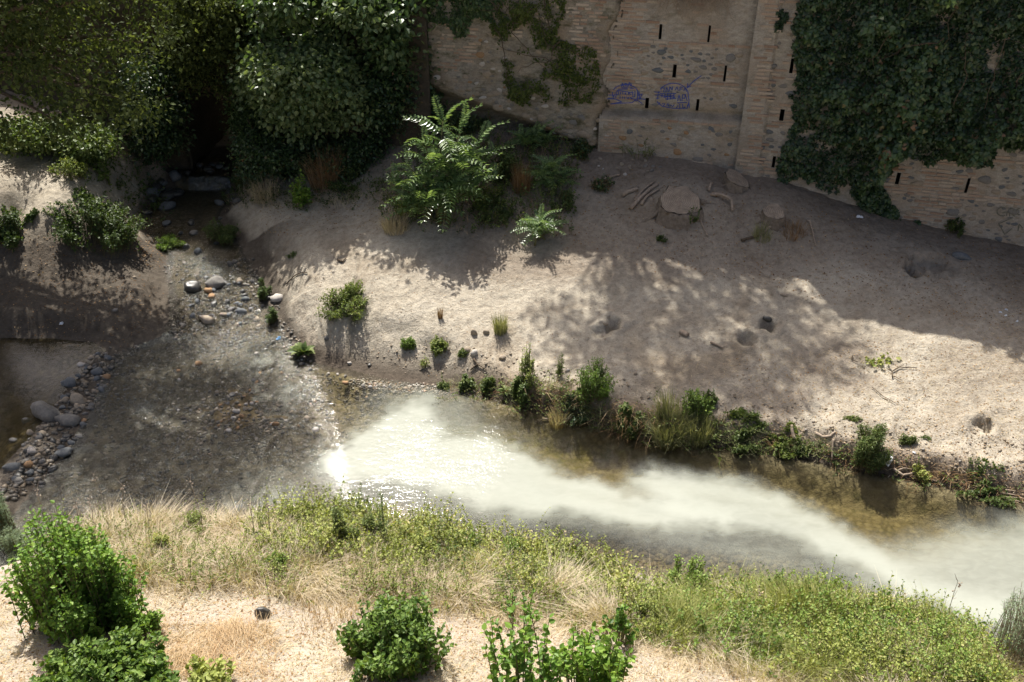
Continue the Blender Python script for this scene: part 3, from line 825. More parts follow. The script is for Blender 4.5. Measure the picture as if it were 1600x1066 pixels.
# ---- graffiti: flat blue paint strokes on the wall face
M['bluepaint'] = plain_mat("blue_spray_paint", (.03, .055, .24), (.075, .11, .36), 20, bmp=.1)
M['darkpaint'] = plain_mat("faded_dark_paint", (.13, .13, .095), (.19, .18, .14), 20, bmp=.1)
def strokes(wall, lines, mat, wpx=1.3, name="graffiti", z0=(0, 0), k=1.0):
    acc = Acc()
    for L in lines:
        pts = []
        for (x0, y0), (x1, y1) in zip(L[:-1], L[1:]):
            for q in np.linspace(0, 1, 5)[:-1]: pts.append((x0 + (x1 - x0) * q, y0 + (y1 - y0) * q))
        pts.append(L[-1]); pts = np.array(pts, float); pts = pts / k + np.array(z0)
        A, Hh = wall.px(pts[:, 0], pts[:, 1]); P = np.stack([A, Hh], -1)
        off = wall.off(pts[:, 0], pts[:, 1], A, Hh)
        d = np.gradient(P, axis=0); d /= np.linalg.norm(d, axis=1)[:, None] + 1e-9
        nn = np.stack([-d[:, 1], d[:, 0]], -1) * wpx * .0132 * .5
        w = np.linspace(0, 1, len(P)); 
        Lf = P + nn; Rt = P - nn; n = len(P)
        V = np.concatenate([np.c_[Lf[:, 0], -off - .019, Lf[:, 1]], np.c_[Rt[:, 0], -off - .019, Rt[:, 1]]])
        i = np.arange(n - 1)[:, None]
        acc.add(V, np.concatenate([i, i + 1, i + n + 1, i + n], 1))
    obj(name, acc.mesh(name, mat), wall.root)
def arc(cx, cy, rx, ry, a0, a1, n=14):
    return [(cx + rx * math.cos(math.radians(q)), cy - ry * math.sin(math.radians(q))) for q in np.linspace(a0, a1, n)]
G1 = [arc(168, 520, 72, 52, 200, -20), [(70, 545), (110, 548), (150, 565), (85, 577)], [(85, 577), (130, 573), (205, 570), (235, 545)], [(236, 500), (236, 560)], [(245, 510), (248, 552), (262, 520)],
      [(240, 545), (280, 552)], [(238, 530), (258, 522)], [(240, 558), (262, 575)], [(75, 527), (105, 528)], [(70, 548), (92, 546)],
      [(145, 482), (152, 460), (160, 482)], [(148, 474), (158, 474)], [(168, 480), (165, 462), (178, 466), (176, 482)], [(182, 482), (190, 455), (198, 480)], [(200, 462), (203, 480)], [(145, 487), (205, 487)],
      [(115, 545), (118, 508), (130, 505), (132, 522), (118, 526)], [(138, 550), (142, 510)], [(152, 548), (155, 508)], [(140, 530), (156, 528)], [(162, 550), (168, 512), (180, 548)], [(165, 535), (178, 535)], [(186, 548), (186, 510), (200, 530), (186, 530), (204, 550)], [(206, 505), (208, 538), (220, 538), (222, 505)], [(110, 520), (100, 545), (108, 550)],
      [(128, 495), (225, 492)], [(120, 500), (215, 515)], [(196, 540), (232, 560)]]
G2 = [arc(435, 530, 85, 68, 170, 10), [(350, 520), (345, 565), (372, 590), (440, 604), (512, 602), (522, 560), (515, 510)], [(330, 510), (360, 512)], [(332, 528), (362, 526)], [(338, 545), (362, 545)],
      [(365, 510), (368, 485), (385, 490), (380, 512)], [(392, 512), (398, 482), (408, 510)], [(412, 505), (415, 480), (428, 500), (432, 478)], [(445, 500), (455, 482), (462, 504)], [(470, 505), (472, 482), (486, 484)], [(470, 494), (484, 494)], [(492, 505), (500, 485), (508, 508)],
      [(360, 520), (450, 518)], [(362, 530), (445, 540)], [(360, 545), (440, 528)], [(365, 552), (450, 545)], [(370, 560), (372, 522)], [(385, 556), (388, 522)], [(402, 554), (404, 520)], [(418, 552), (420, 522)], [(436, 548), (438, 520)],
      [(458, 560), (466, 525), (475, 560)], [(482, 562), (486, 525), (500, 528), (498, 545), (484, 546)], [(500, 520), (512, 560)], [(455, 570), (510, 568)], [(470, 575), (470, 608)], [(485, 576), (488, 606), (500, 592)], [(510, 590), (520, 572), (525, 600)], [(460, 585), (450, 600)],
      [(345, 570), (352, 560), (360, 572), (350, 580)], [(372, 578), (380, 568), (386, 580), (376, 588)], [(395, 586), (404, 574), (410, 590)], [(420, 580), (430, 592), (440, 580)],
      [(510, 487), (548, 450), (590, 420)], [(510, 487), (515, 462)], [(510, 487), (532, 478)]]
strokes(W1, [[(x / 3.555 + 930, y / 3.555) for x, y in L] for L in G1 + G2], M['bluepaint'], 1.15)

# ---- long wall: pilaster and everything right of it, under the ivy
W2 = Wall("retaining_wall", "long brick and rubble retaining wall right of the crack line, with a full brick pilaster, mostly under ivy", (4.62, 17.75 - .12), (15.2, 17.75 - .12 - 10.58 * .279), .3, 7.0, M['render'], thick=1.0)
SL2 = [(1237, 103, 20), (1222, 180, 18), (1209, 253, 16), (1403, 279, 18), (1511, 290, 20), (1556, 132, 18), (1251, 19, 18), (1532, 212, 16), (1585, 34, 18)]
for u, v, hh in SL2: W2.add_slot(u, v, hh, 5.2)
def z2(u, v, a, h):
    uL = 1178 - .122 * v; k = int(h / .074) // 3 % 2
    if uL - 6 <= u < uL + 35 + k * 8 : return True
    for su, sv, hh in SL2:
        if abs(u - su + (v - sv) * .15) < 15 + 5 * (int(h / .074) % 2) and abs(v - sv) < 19: return True
    if u < uL + 95 and (118 < v < 128 or 195 < v < 201 or 38 > v > 28): return True
    if u > 1380:
        b = v - .1 * (u - 1500)
        if 300 < b < 311: return True
        if 236 < b < 246 : return True
        lean = u + .25 * (v - 300)
        if 1432 < lean < 1490 + 10 * k and v > 245: return True
        
    return False
def o2(u, v, a, h):
    uL = 1178 - .122 * v
    pil = sstep(4, -1, u - (uL + 40))                         # the pilaster stands a little proud
    return .07 * pil + .02 * fbm(a * 2.2, h * 2.2, 91, 4) * (1 - pil) + .01 * fbm(a * 9, h * 9, 92, 3) * (1 - pil)
d2 = lambda u, v, a, h: np.clip(.4 * sstep(.9, .2, h) + .3 * fbm(a * .8, h * .8, 93, 4), 0, .7)
W2.body(o2, d2)
W2.bricks(z2, seed=4)
W2.stones(lambda u, v, a, h: not z2(u, v, a, h) and u > 1212 - .12 * v, 26, (.05, .13), 8, box=(1185, 10, 1245, 275), cols=(0, 0, 1, 2))
W2.stones(lambda u, v, a, h: not z2(u, v, a, h), 150, (.05, .16), 9, box=(1385, 235, 1640, 395), cols=(0, 0, 1, 1, 2))
strokes(W2, [arc(975, 880, 22, 18, 60, 300), [(975, 885), (995, 882), (992, 898)], [(1005, 900), (1008, 865), (1024, 870), (1020, 884), (1008, 886), (1028, 900)], arc(1048, 880, 14, 14, 80, 280), [(1020, 905), (960, 930), (985, 975), (1015, 950)], [(1040, 960), (1045, 930), (1060, 950)]],
        M['darkpaint'], 1.6, z0=(1200, 0), k=2.665)

# ---- weathered wall left of the crack
W0 = Wall("weathered_wall", "eroded old wall with patchy render and hanging creeper, left of the long crack", (-1.74, 19.26), (2.36, 18.24), 1.9, 5.9, M['oldrender'], thick=1.6)
def foot(u): return np.interp(u, [660, 720, 780, 830, 880, 950], [128, 150, 172, 190, 212, 232])
def o0(u, v, a, h):
    er = np.clip(fbm(a * 1.4, h * 1.4, 101, 4), -1, 1)
    o = .07 * er + .03 * fbm(a * 5, h * 5, 102, 4) + .012 * fbm(a * 14, h * 14, 103, 3)
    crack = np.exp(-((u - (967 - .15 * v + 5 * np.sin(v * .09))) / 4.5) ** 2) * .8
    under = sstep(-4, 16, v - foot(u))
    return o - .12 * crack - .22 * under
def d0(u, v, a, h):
    crack = np.exp(-((u - (968 - .14 * v + 6 * np.sin(v * .09))) / 4.5) ** 2)  # shadow in the crack, painted in as darkening
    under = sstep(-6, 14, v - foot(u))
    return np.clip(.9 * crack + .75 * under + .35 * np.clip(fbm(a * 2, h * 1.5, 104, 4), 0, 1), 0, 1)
def edge0(v): return 969 - .15 * v + 5 * np.sin(v * .09) + 3 * np.sin(v * .31 + 1) + 2 * np.sin(v * .8)
W0.body(o0, d0, cut=lambda u, v: u < edge0(v))
def z0_(u, v, a, h):
    q = math.sin(a * 9 + 3 * math.sin(h * 4)) + math.sin(h * 13 + a * 5)
    if 672 < u < 745 and 34 < v < 114: return q > -.4
    if 890 < u < 955 - .15 * v and v < 108: return q > -.7
    if 740 < u < 890 and v < 60: return q > 1.0
    return False
W0.bricks(z0_, seed=6, relief=.006)
W0.stones(lambda u, v, a, h: v < foot(u) - 4 and (v > 118 or u > 740) and u < 800, 42, (.05, .16), 11, box=(676, 60, 800, 170), cols=(0, 1, 1, 4, 3))
W0.stones(lambda u, v, a, h: foot(u) - 40 < v < foot(u) - 3, 34, (.06, .2), 12, box=(760, 140, 950, 235), cols=(1, 1, 4, 0))
W0.stones(lambda u, v, a, h: foot(u) - 3 < v < foot(u) + 30, 26, (.05, .12), 13, box=(850, 190, 948, 250), cols=(1, 4, 1, 3))
W0.stones(lambda u, v, a, h: v < foot(u) - 40 and u > 745, 14, (.05, .11), 14, box=(745, 50, 890, 160), cols=(0, 1, 1))

# ================================================================== rock face with the tunnel mouth
def rock_face():
    pts = np.array(LINE[:8], float)
    seg = np.r_[0, np.cumsum(np.hypot(*np.diff(pts, axis=0).T))]
    s0, s1 = np.interp([-22], pts[:, 0], seg)[0], seg[-1]
    S = np.arange(s0, s1 + .3, .11); Z = np.arange(0, 7.0, .11)
    SS, ZZ = np.meshgrid(S, Z)
    bx = np.interp(SS, seg, pts[:, 0]); by = np.interp(SS, seg, pts[:, 1])
    top = np.interp(bx, [-20, -11.5, -10, -9, -6, -2], [4.1, 4.1, 4.9, 5.0, 5.0, 5.4])
    z = .5 + ZZ / 7.0 * (top - .3)
    rel = .45 * fbm(SS * .45, z * .5, 111, 4) + .12 * fbm(SS * 2.2, z * 2.2, 112, 4) + .03 * fbm(SS * 8, z * 8, 113, 3)
    y = by - .25 - rel - .05 * (6 - z)
    # arched opening with smooth worn jambs
    cx, w, zs = -7.15, .62, 2.1
    dx = bx - cx
    ins = np.where(z < zs, np.abs(dx) - w, np.hypot(dx, z - zs) - w)
    y = np.where(ins < .3, y + .12 * sstep(.3, 0, ins), y)
    Q = grid_faces(len(S), len(Z)); ok = ins.ravel()[Q].min(1) > -.02
    acc = Acc(); acc.add(np.stack([bx, y, z], -1).reshape(-1, 3), Q[ok])
    # tunnel barrel
    prof = [(-w - .1, .4), (-w - .1, 1.0), (-w - .1, zs)] + [(-(w + .1) * math.cos(q), zs + (w + .1) * math.sin(q)) for q in np.linspace(.2, math.pi - .2, 9)] + [(w + .1, zs), (w + .1, 1.0), (w + .1, .4)]
    n = len(prof); ys = np.linspace(20.75, 25, 12)
    V = np.array([(cx + px_ * (1 + .05 * math.sin(yy * 5)), yy, pz) for yy in ys for px_, pz in prof])
    acc.add(V, grid_faces(n, len(ys)))
    acc.add([(-20, 21.9, 4.1), (-12, 21.4, 4.1), (-6, 21.1, 5.05), (-2, 19.6, 5.4), (-2, 23, 5.4), (-20, 24, 4.1)], np.array([[0, 1, 2, 3, 4, 5]]))
    acc.add([(cx - 1, 25, 0), (cx + 1, 25, 0), (cx + 1, 25, 4), (cx - 1, 25, 4)], np.array([[0, 1, 2, 3]]))
    o = obj("rock_face", acc.mesh("rock_face", M['rockface'], True)); tag(o, kind="structure")
rock_face()
# little cascade below the tunnel mouth
def cascade():
    m, nt, bs = new_mat("falling_water")
    P = wpos(nt); mp = nd(nt, "ShaderNodeMapping"); mp.inputs["Scale"].default_value = (46, 20, 3.0); nt.links.new(P, mp.inputs["Vector"])
    bs.inputs["Base Color"].default_value = (.34, .36, .36, 1); bs.inputs["Roughness"].default_value = .2
    tr = nd(nt, "ShaderNodeBsdfTransparent"); mx = nd(nt, "ShaderNodeMixShader")
    nt.links.new(ramp(nt, noise(nt, 1, 3, .6, mp.outputs[0]), [(.4, (.05,) * 3), (.75, (.55,) * 3)]), mx.inputs[0])
    nt.links.new(tr.outputs[0], mx.inputs[1]); nt.links.new(bs.outputs[0], mx.inputs[2])
    nt.links.new(mx.outputs[0], nt.nodes["Material Output"].inputs["Surface"])
    xs = np.linspace(-7.75, -6.75, 22); t = np.linspace(0, 1, 8)
    XX, TT = np.meshgrid(xs, t)
    V = np.stack([XX, 20.33 - .16 * TT + .02 * fbm(XX * 6, TT * 2, 3, 2), .95 - .29 * TT ** 1.6], -1).reshape(-1, 3)
    o = obj("waterfall", mesh_np("waterfall", V, grid_faces(22, 8), m, True)); tag(o, kind="structure")
cascade()

# ================================================================== climbing plants on the walls
def creeper(name, label, cat, wall, poly, n, thick, leaf, size, mat, seed, clump=.55, stemn=14, tints=(0, 1), droop=.6, extra_px=None, gap=-.35):
    r = np.random.default_rng(seed)
    P0 = np.array(poly, float); lo, hi = P0.min(0), P0.max(0)
    u = r.uniform(lo[0], hi[0], n * 3); v = r.uniform(lo[1], hi[1], n * 3)
    sd = poly_sd(u, v, poly) + 9 * fbm(u * .03, v * .03, seed, 3) + 5 * fbm(u * .12, v * .12, seed + 1, 2)
    a, h = wall.px(u, v)
    cl = fbm(a * clump * 2.5, h * clump * 2.5, seed + 3, 3) + .5 * fbm(a * 4, h * 4, seed + 4, 2)
    ok = (sd < 0) & (cl > gap + r.uniform(-.3, .1, len(u)))
    ok &= (a > -.3)
    u, v, a, h, sd, cl = [q[ok][:n] for q in (u, v, a, h, sd, cl)]
    n = len(a)
    lump = np.clip(.5 + cl, .05, 1.3)
    off = .03 + thick * lump * sstep(0, -28, sd) * r.uniform(.3, 1.0, n) ** .6
    W = wall.world(a, h, 0); nn = np.array([wall.n[0], wall.n[1], 0])
    W = W + nn * (off + np.maximum(wall.off(u, v, a, h), 0))[:, None]
    down = np.tile([0, 0, -droop], (n, 1)) + r.normal(size=(n, 3)) * .55 + nn * .25
    nrm = nn[None] * .8 + np.array([0, 0, .55]) + r.normal(size=(n, 3)) * .45
    root = thing(name, label, cat, tuple(wall.world(float(a.mean()), float(h.min()), .1)))
    acc = Acc()
    base = np.array(root.location)
    scatter(acc, leaf, W - base, frames(down, nrm), size * r.uniform(.5, 1.35, n) * (1 + .35 * np.clip(cl, -1, 1)), np.clip(r.normal(.40 + .34 * cl, .2, n), *tints))
    obj("foliage", acc.mesh("foliage", mat), root)
    sa = Acc()
    for _ in range(stemn):
        k0 = r.integers(n); p = [np.array([a[k0], h[k0]])]
        d = np.array([r.normal() * .5, r.choice([-1, 1])])
        for _s in range(9):
            d = d + r.normal(size=2) * .4; d /= np.linalg.norm(d); p.append(p[-1] + d * .14)
        p = np.array(p); uu, vv = wall.to_px(p[:, 0], p[:, 1])
        if (poly_sd(uu, vv, poly) > 6).any(): continue
        tube(sa, wall.world(p[:, 0], p[:, 1], 0) + nn * (thick * r.uniform(.3, .8)) - base, .011, .004, 4)
    if sa.n: obj("stem", sa.mesh("stem", M['bark']), root)['kind'] = 'stuff'
    return root
IVYP = [(1252, -60), (1246, 0), (1240, 70), (1248, 105), (1236, 135), (1228, 150), (1240, 190), (1226, 215), (1214, 262), (1222, 282), (1252, 276), (1278, 292), (1300, 298), (1325, 290), (1330, 312), (1345, 332), (1362, 338), (1384, 300),
        (1372, 284), (1402, 254), (1425, 250), (1458, 258), (1482, 246), (1530, 260), (1556, 250), (1556, 222), (1600, 238), (1750, 250), (1900, 260), (1900, -60)]
creeper("ivy", "large dark green ivy curtain covering the wall right of the brick pilaster", "ivy", W2, IVYP, 36000, .75, IVYL, .09, M['ivy'], 21, stemn=14, gap=-.62)
creeper("ivy", "small sprig of ivy on the brick beside the top of the pilaster", "ivy", W2, [(1213, 8), (1236, 12), (1232, 30), (1222, 48), (1212, 45), (1218, 30)], 240, .12, IVYL, .07, M['ivy'], 22, stemn=3, gap=-1.5)
creeper("ivy", "dark ivy tail trailing down to the ground along the foot of the long wall", "ivy", W2, [(1335, 290), (1372, 285), (1388, 315), (1408, 345), (1436, 345), (1420, 356), (1375, 348), (1342, 325)], 1300, .3, IVYL, .08, M['ivy'], 23, stemn=4, gap=-.9)
creeper("creeper", "yellowish green creeper hanging down the middle of the eroded wall", "creeper", W0, [(765, -60), (900, -60), (880, 20), (862, 60), (905, 72), (895, 110), (930, 125), (925, 150), (870, 168), (800, 165), (790, 120), (780, 80), (770, 40)], 4600, .13, LEAF, .055, M['moss'], 24, gap=.12, stemn=18, clump=1.0)
creeper("creeper", "creeper spilling over the upper left of the eroded wall", "creeper", W0, [(655, -60), (770, -60), (800, 20), (790, 50), (745, 30), (735, 45), (712, 58), (700, 32), (660, 30)], 4200, .22, LEAF, .065, M['cliffivy'], 25, gap=-.3, stemn=10)
creeper("creeper", "low yellow green creeper patch beside the crack above the wall footing", "creeper", W0, [(880, 80), (925, 70), (940, 110), (925, 160), (870, 160), (880, 120)], 700, .1, LEAF, .05, M['moss'], 26, gap=.1, stemn=8)
# dead roots hanging over the wall top
def hanging_roots():
    r = np.random.default_rng(33); root = thing("dead_creeper", "bare brown dead creeper stems hanging from the wall top above the weep slots", "creeper", tuple(W1.world(1.4, 3.6, .1)))
    base = np.array(root.location); acc = Acc()
    for i in range(170):
        a0, h0 = map(float, W1.px(r.uniform(1020, 1140), r.uniform(-70, -10))); p = [np.array([a0, h0])]
        d = np.array([r.normal() * .6, -1.0])
        for _ in range(8):
            d = d + np.array([r.normal() * .45, r.normal() * .3 - .05]); d /= np.linalg.norm(d); p.append(p[-1] + d * r.uniform(.05, .11))
        p = np.array(p); offs = np.linspace(.1, .04, len(p)) + r.uniform(0, .12)
        tube(acc, W1.world(p[:, 0], p[:, 1], 0) + np.array([W1.n[0], W1.n[1], 0]) * offs[:, None] - base, .008, .003, 3, cap=False)
    obj("stem", acc.mesh("stem", M['deadwood']), root)
hanging_roots()

# ================================================================== trees
def clusters(acc, C0, rad, per, leaf, size, rng, flat=.6, upb=.8, tint0=.45, drop=.2):
    n = len(C0) * per
    c = np.repeat(C0, per, 0); rr = np.repeat(np.broadcast_to(rad, (len(C0),)), per)
    d = rng.normal(size=(n, 3)) * [1, 1, flat] * .55
    P = c + d * rr[:, None]
    ct = np.repeat(rng.normal(0, .13, len(C0)), per)
    dirs = unit(d * .7 + rng.normal(size=(n, 3)) * .6 + [0, 0, -drop]); nr = unit(rng.normal(size=(n, 3)) * .6 + [0, 0, upb])
    scatter(acc, leaf, P, frames(dirs, nr), size * rng.uniform(.6, 1.3, n), np.clip(tint0 + ct + rng.normal(0, .16, n), 0, 1))
def tree(name, label, base, C0, rad, per, leaf, size, mat, seed, trunk_r=.28, fork=None, tint0=.45, flat=.6, drop=.2, group=None, nl=26):
    r = np.random.default_rng(seed); root = thing(name, label, "tree", base, group=group); b = np.array(base)
    acc = Acc(); clusters(acc, C0 - b, rad, per, leaf, size, r, flat, tint0=tint0, drop=drop)
    obj("crown", acc.mesh("crown", mat), root)
    f = np.array(fork) if fork is not None else C0.mean(0); f = f - b
    t = np.linspace(0, 1, 9)[:, None]
    tk = t * f + np.c_[.12 * np.sin(t * 5), .1 * np.sin(t * 7 + 1), 0 * t]
    ta = Acc(); tube(ta, tk, trunk_r, trunk_r * .6, 9); obj("trunk", ta.mesh("trunk", M['bark'], True), root)
    la = Acc(); idx = r.choice(len(C0), min(nl, len(C0)), replace=False)
    for i in idx:
        e = C0[i] - b; s0 = tk[r.integers(5, 9)]; tt = np.linspace(0, 1, 7)[:, None]
        m = s0 + (e - s0) * .5 + [0, 0, .5 * r.random()]
        p = (1 - tt) ** 2 * s0 + 2 * tt * (1 - tt) * m + tt ** 2 * e + r.normal(size=(7, 3)) * .04 * tt
        tube(la, p, trunk_r * .28, .012, 5)
    if la.n: obj("limb", la.mesh("limb", M['bark'], True), root)
    return root
rt = np.random.default_rng(41)
# big drooping tree at the upper left, trunk beyond the left edge
CAN = [(-500, -500), (330, -500), (330, -60), (298, 0), (290, 40), (296, 70), (262, 95), (246, 130), (246, 170), (236, 205), (205, 205), (178, 190), (120, 215), (60, 235), (-20, 240), (-500, 240)]
GAPS = [(262, 665, 42, 30), (235, 590, 30, 26), (300, 478, 34, 16), (350, 560, 60, 16), (430, 775, 60, 30), (300, 560, 26, 16), (560, 650, 80, 90), (180, 800, 40, 16), (60, 700, 20, 26)]
pts = []
while len(pts) < 780:
    q = np.array([rt.uniform(-14, -4.6), rt.uniform(14.9, 18.3), rt.uniform(2.4, 8.6)])
    u, v = project(*q)
    lim = 5.3 + 1.2 * math.sin(q[0] * 1.7) * .4
    if q[0] < -7 and q[2] < (q[1] - 12.8) * .72 + .45: continue
    if vnoise(np.array([q[0] * .9]), np.array([q[1] * .7 + q[2] * .9]), 5)[0] < .3: continue
    tt_ = q[2] / SUN.z; su, sv = project(q[0] - SUN.x * tt_, q[1] - SUN.y * tt_, 0)
    if any(((su - a_) / c_) ** 2 + ((sv - b_) / d_) ** 2 < 1 for a_, b_, c_, d_ in GAPS): continue
    tt_ = (q[2] - .6) / SUN.z; su, sv = project(q[0] - SUN.x * tt_, q[1] - SUN.y * tt_, .6)
    if any(((su - a_) / c_) ** 2 + ((sv - b_) / d_) ** 2 < 1 for a_, b_, c_, d_ in [(270, 350, 46, 24)]): continue
    if v > -60 and poly_sd(np.array([u]), np.array([v]), CAN)[0] > -14: continue
    if v <= -60 and (q[0] > -4.4 or (q[0] > -6.4 and q[1] > 17.6)): continue
    if v <= -60 and q[0] > -6.2 and rt.random() < .3: continue
    if q[2] < 9.2 - ((q[0] + 9.5) ** 2) * .03: pts.append(q)
tree("broadleaf_tree", "large dark drooping tree overhanging the dirt path at upper left", (-13.2, 18.6, 2.1), np.array(pts), .48, 62, LEAF, .095, M['tree'], 42, .34, (-11.5, 17.6, 5.4), drop=.5, nl=70)
# tree behind the wall that dapples the bank (crown above the picture)
pts = []
while len(pts) < 112:
    q = np.array([rt.uniform(-1.5, 4.2), rt.uniform(17.0, 20.8), rt.uniform(7.0, 9.9)])
    e = ((q[0] - 1.3) / 2.6) ** 2 + ((q[1] - 18.9) / 1.6) ** 2 + ((q[2] - 8.4) / 1.4) ** 2
    if e < 1 and (e > .25 or rt.random() < .4): pts.append(q + np.array(SUN) * 3.5 + [.45, -.45, 0])
tree("broadleaf_tree", "tree standing behind the wall top, its crown dappling the bank", (.2, 23.9, 5.6), np.array(pts), .46, 62, OVAL, .13, M['tree'], 43, .2, (.8, 21.2, 9.8))
# ================================================================== growing things on the ground
def m_per_px(x, y, z): return depth_of(x, y, z) / FPX
def grow(acc, sacc, P, E, m, leaf, size, rng, tint=.5, t0=.2, ctrl=.55, sr=.006, spread=1.0, upn=.7, tv=.18):
    """shoots from P to E (n,3) with m leaves each along them"""
    n = len(P); Cc = P + (E - P) * [.35, .35, 1] * [1, 1, ctrl + .15]
    t = np.linspace(t0, 1, m)[None, :, None] + rng.uniform(-.03, .03, (n, m, 1))
    Q = (1 - t) ** 2 * P[:, None] + 2 * t * (1 - t) * Cc[:, None] + t ** 2 * E[:, None]
    T = unit(2 * (1 - t) * (Cc - P)[:, None] + 2 * t * (E - Cc)[:, None])
    side = unit(np.cross(T, rng.normal(size=T.shape)))
    d = unit(side * spread + T * .45 + rng.normal(size=T.shape) * .25)
    nr = rng.normal(size=T.shape) * .45 + [0, 0, upn]
    S = np.broadcast_to(np.asarray(size, float), (n,))[:, None] * rng.uniform(.6, 1.25, (n, m)) * (1 - .35 * t[..., 0])
    tt = np.clip(np.broadcast_to(np.asarray(tint, float), (n,))[:, None] + rng.normal(0, tv, (n, m)), 0, 1)
    scatter(acc, leaf, Q.reshape(-1, 3), frames(d.reshape(-1, 3), nr.reshape(-1, 3)), S.ravel(), tt.ravel())
    if sacc is not None:
        ts = np.linspace(0, 1, 5)[None, :, None]
        B = (1 - ts) ** 2 * P[:, None] + 2 * ts * (1 - ts) * Cc[:, None] + ts ** 2 * E[:, None]
        th = rng.uniform(0, 6.28, n); r = (sr * (1.1 - .8 * np.linspace(0, 1, 5)))[None, :, None]
        ring = np.stack([np.stack([np.cos(th + q), np.sin(th + q), 0 * th], -1) for q in (0, 2.1, 4.2)], 1)   # n,3,3
        V = B[:, :, None] + ring[:, None] * r[..., None]
        base = (np.arange(n) * 15)[:, None, None, None]
        i = (np.arange(4) * 3)[None, :, None, None]
        f = np.array([[0, 1, 4, 3], [1, 2, 5, 4], [2, 0, 3, 5]])[None, None]
        sacc.add(V.reshape(-1, 3), (base + i + f).reshape(-1, 4), .5)
def dome(n, R, h, rng, p=.5, lo=.55):
    a = rng.uniform(0, 2 * math.pi, n); rr = R * rng.random(n) ** p
    z = h * np.sqrt(np.clip(1 - (rr / R) ** 2 * .85, 0, 1)) * rng.uniform(lo, 1, n)
    return np.stack([rr * np.cos(a), rr * np.sin(a), z], -1)
SEED = [1000]
def plant(name, cat, label, u, v, w, h, mat='weed', leaf=LEAF, size=.05, n=60, m=14, group=None, sr=.005, lo=.45, t0=.2, tint=.45, depth=.7, stemmat='stem', base=None, tv=.18, rscale=.62, lobes=0):
    """w,h: apparent size in photo pixels, turned into metres at the plant's distance"""
    SEED[0] += 1; r = np.random.default_rng(SEED[0])
    x, y, z = base or gpt(u, v); sn = (CAM_Z - z) / math.sqrt(x * x + y * y + (CAM_Z - z) ** 2); fp = w * depth * sn
    if not base: fp = min(fp, h * .65); depth = fp / (w * sn); x, y, z = gpt(u, v - fp * .5)
    k = m_per_px(x, y, z); R = w * k / 2; H = max(h * .35, h - fp * .8) * k / math.sqrt(1 - sn * sn)
    root = thing(name, label, cat, (x, y, z - .01), group=group)
    E = dome(n, R, H, r, lo=lo) * [1, depth, 1]
    if not lobes and w > 26 and n > 50: lobes = int(3 + w / 14)
    if lobes:
        lc = dome(lobes, R * .95, H, r, lo=.5); j = r.integers(lobes, size=n)
        E = lc[j] * .78 + (E * [.3, .3, .25]) * r.uniform(.5, 1.3, (lobes, 1))[j]
    H0 = H
    P = np.stack([E[:, 0] * rscale, E[:, 1] * rscale, 0 * E[:, 0]], -1) + r.normal(size=(n, 3)) * [R * .12, R * .12 * depth, 0]
    P[:, 2] = gz(P[:, 0] + x, P[:, 1] + y) - z
    E[:, 2] += .6 * P[:, 2]
    E[:, 2] = np.maximum(E[:, 2], gz(E[:, 0] + x, E[:, 1] + y) - z + .02)
    acc, sa = Acc(), Acc(); grow(acc, sa, P, E, m, leaf, size, r, tint + r.normal(0, .08, n), t0=t0, sr=sr, tv=tv)
    obj("foliage", acc.mesh("foliage", M[mat]), root)
    o = obj("stem", sa.mesh("stem", M[stemmat]), root)
    return root
def tuft(name, cat, label, u, v, w, h, mat='grass', n=220, width=.008, group=None, depth=.8, tint=.5, lean=1.0):
    SEED[0] += 1; r = np.random.default_rng(SEED[0])
    x, y, z = gpt(u, v); k = m_per_px(x, y, z); R = w * k / 2; H = h * k / .85
    a = r.uniform(0, 2 * math.pi, n); rr = R * .55 * r.random(n) ** .5
    P = np.stack([rr * np.cos(a), rr * np.sin(a) * depth, 0 * a], -1); P[:, 2] = gz(P[:, 0] + x, P[:, 1] + y) - z
    L = np.stack([np.cos(a), np.sin(a)], -1) * (R * .6 * r.random(n) * lean)[:, None] + r.normal(size=(n, 2)) * R * .15
    acc = Acc(); blades(acc, P, H * r.uniform(.35, 1, n), L, width, np.clip(tint + r.normal(0, .2, n), 0, 1), r)
    o = obj(name, acc.mesh(name, M[mat]), None, (x, y, z)); return tag(o, label, cat, group)

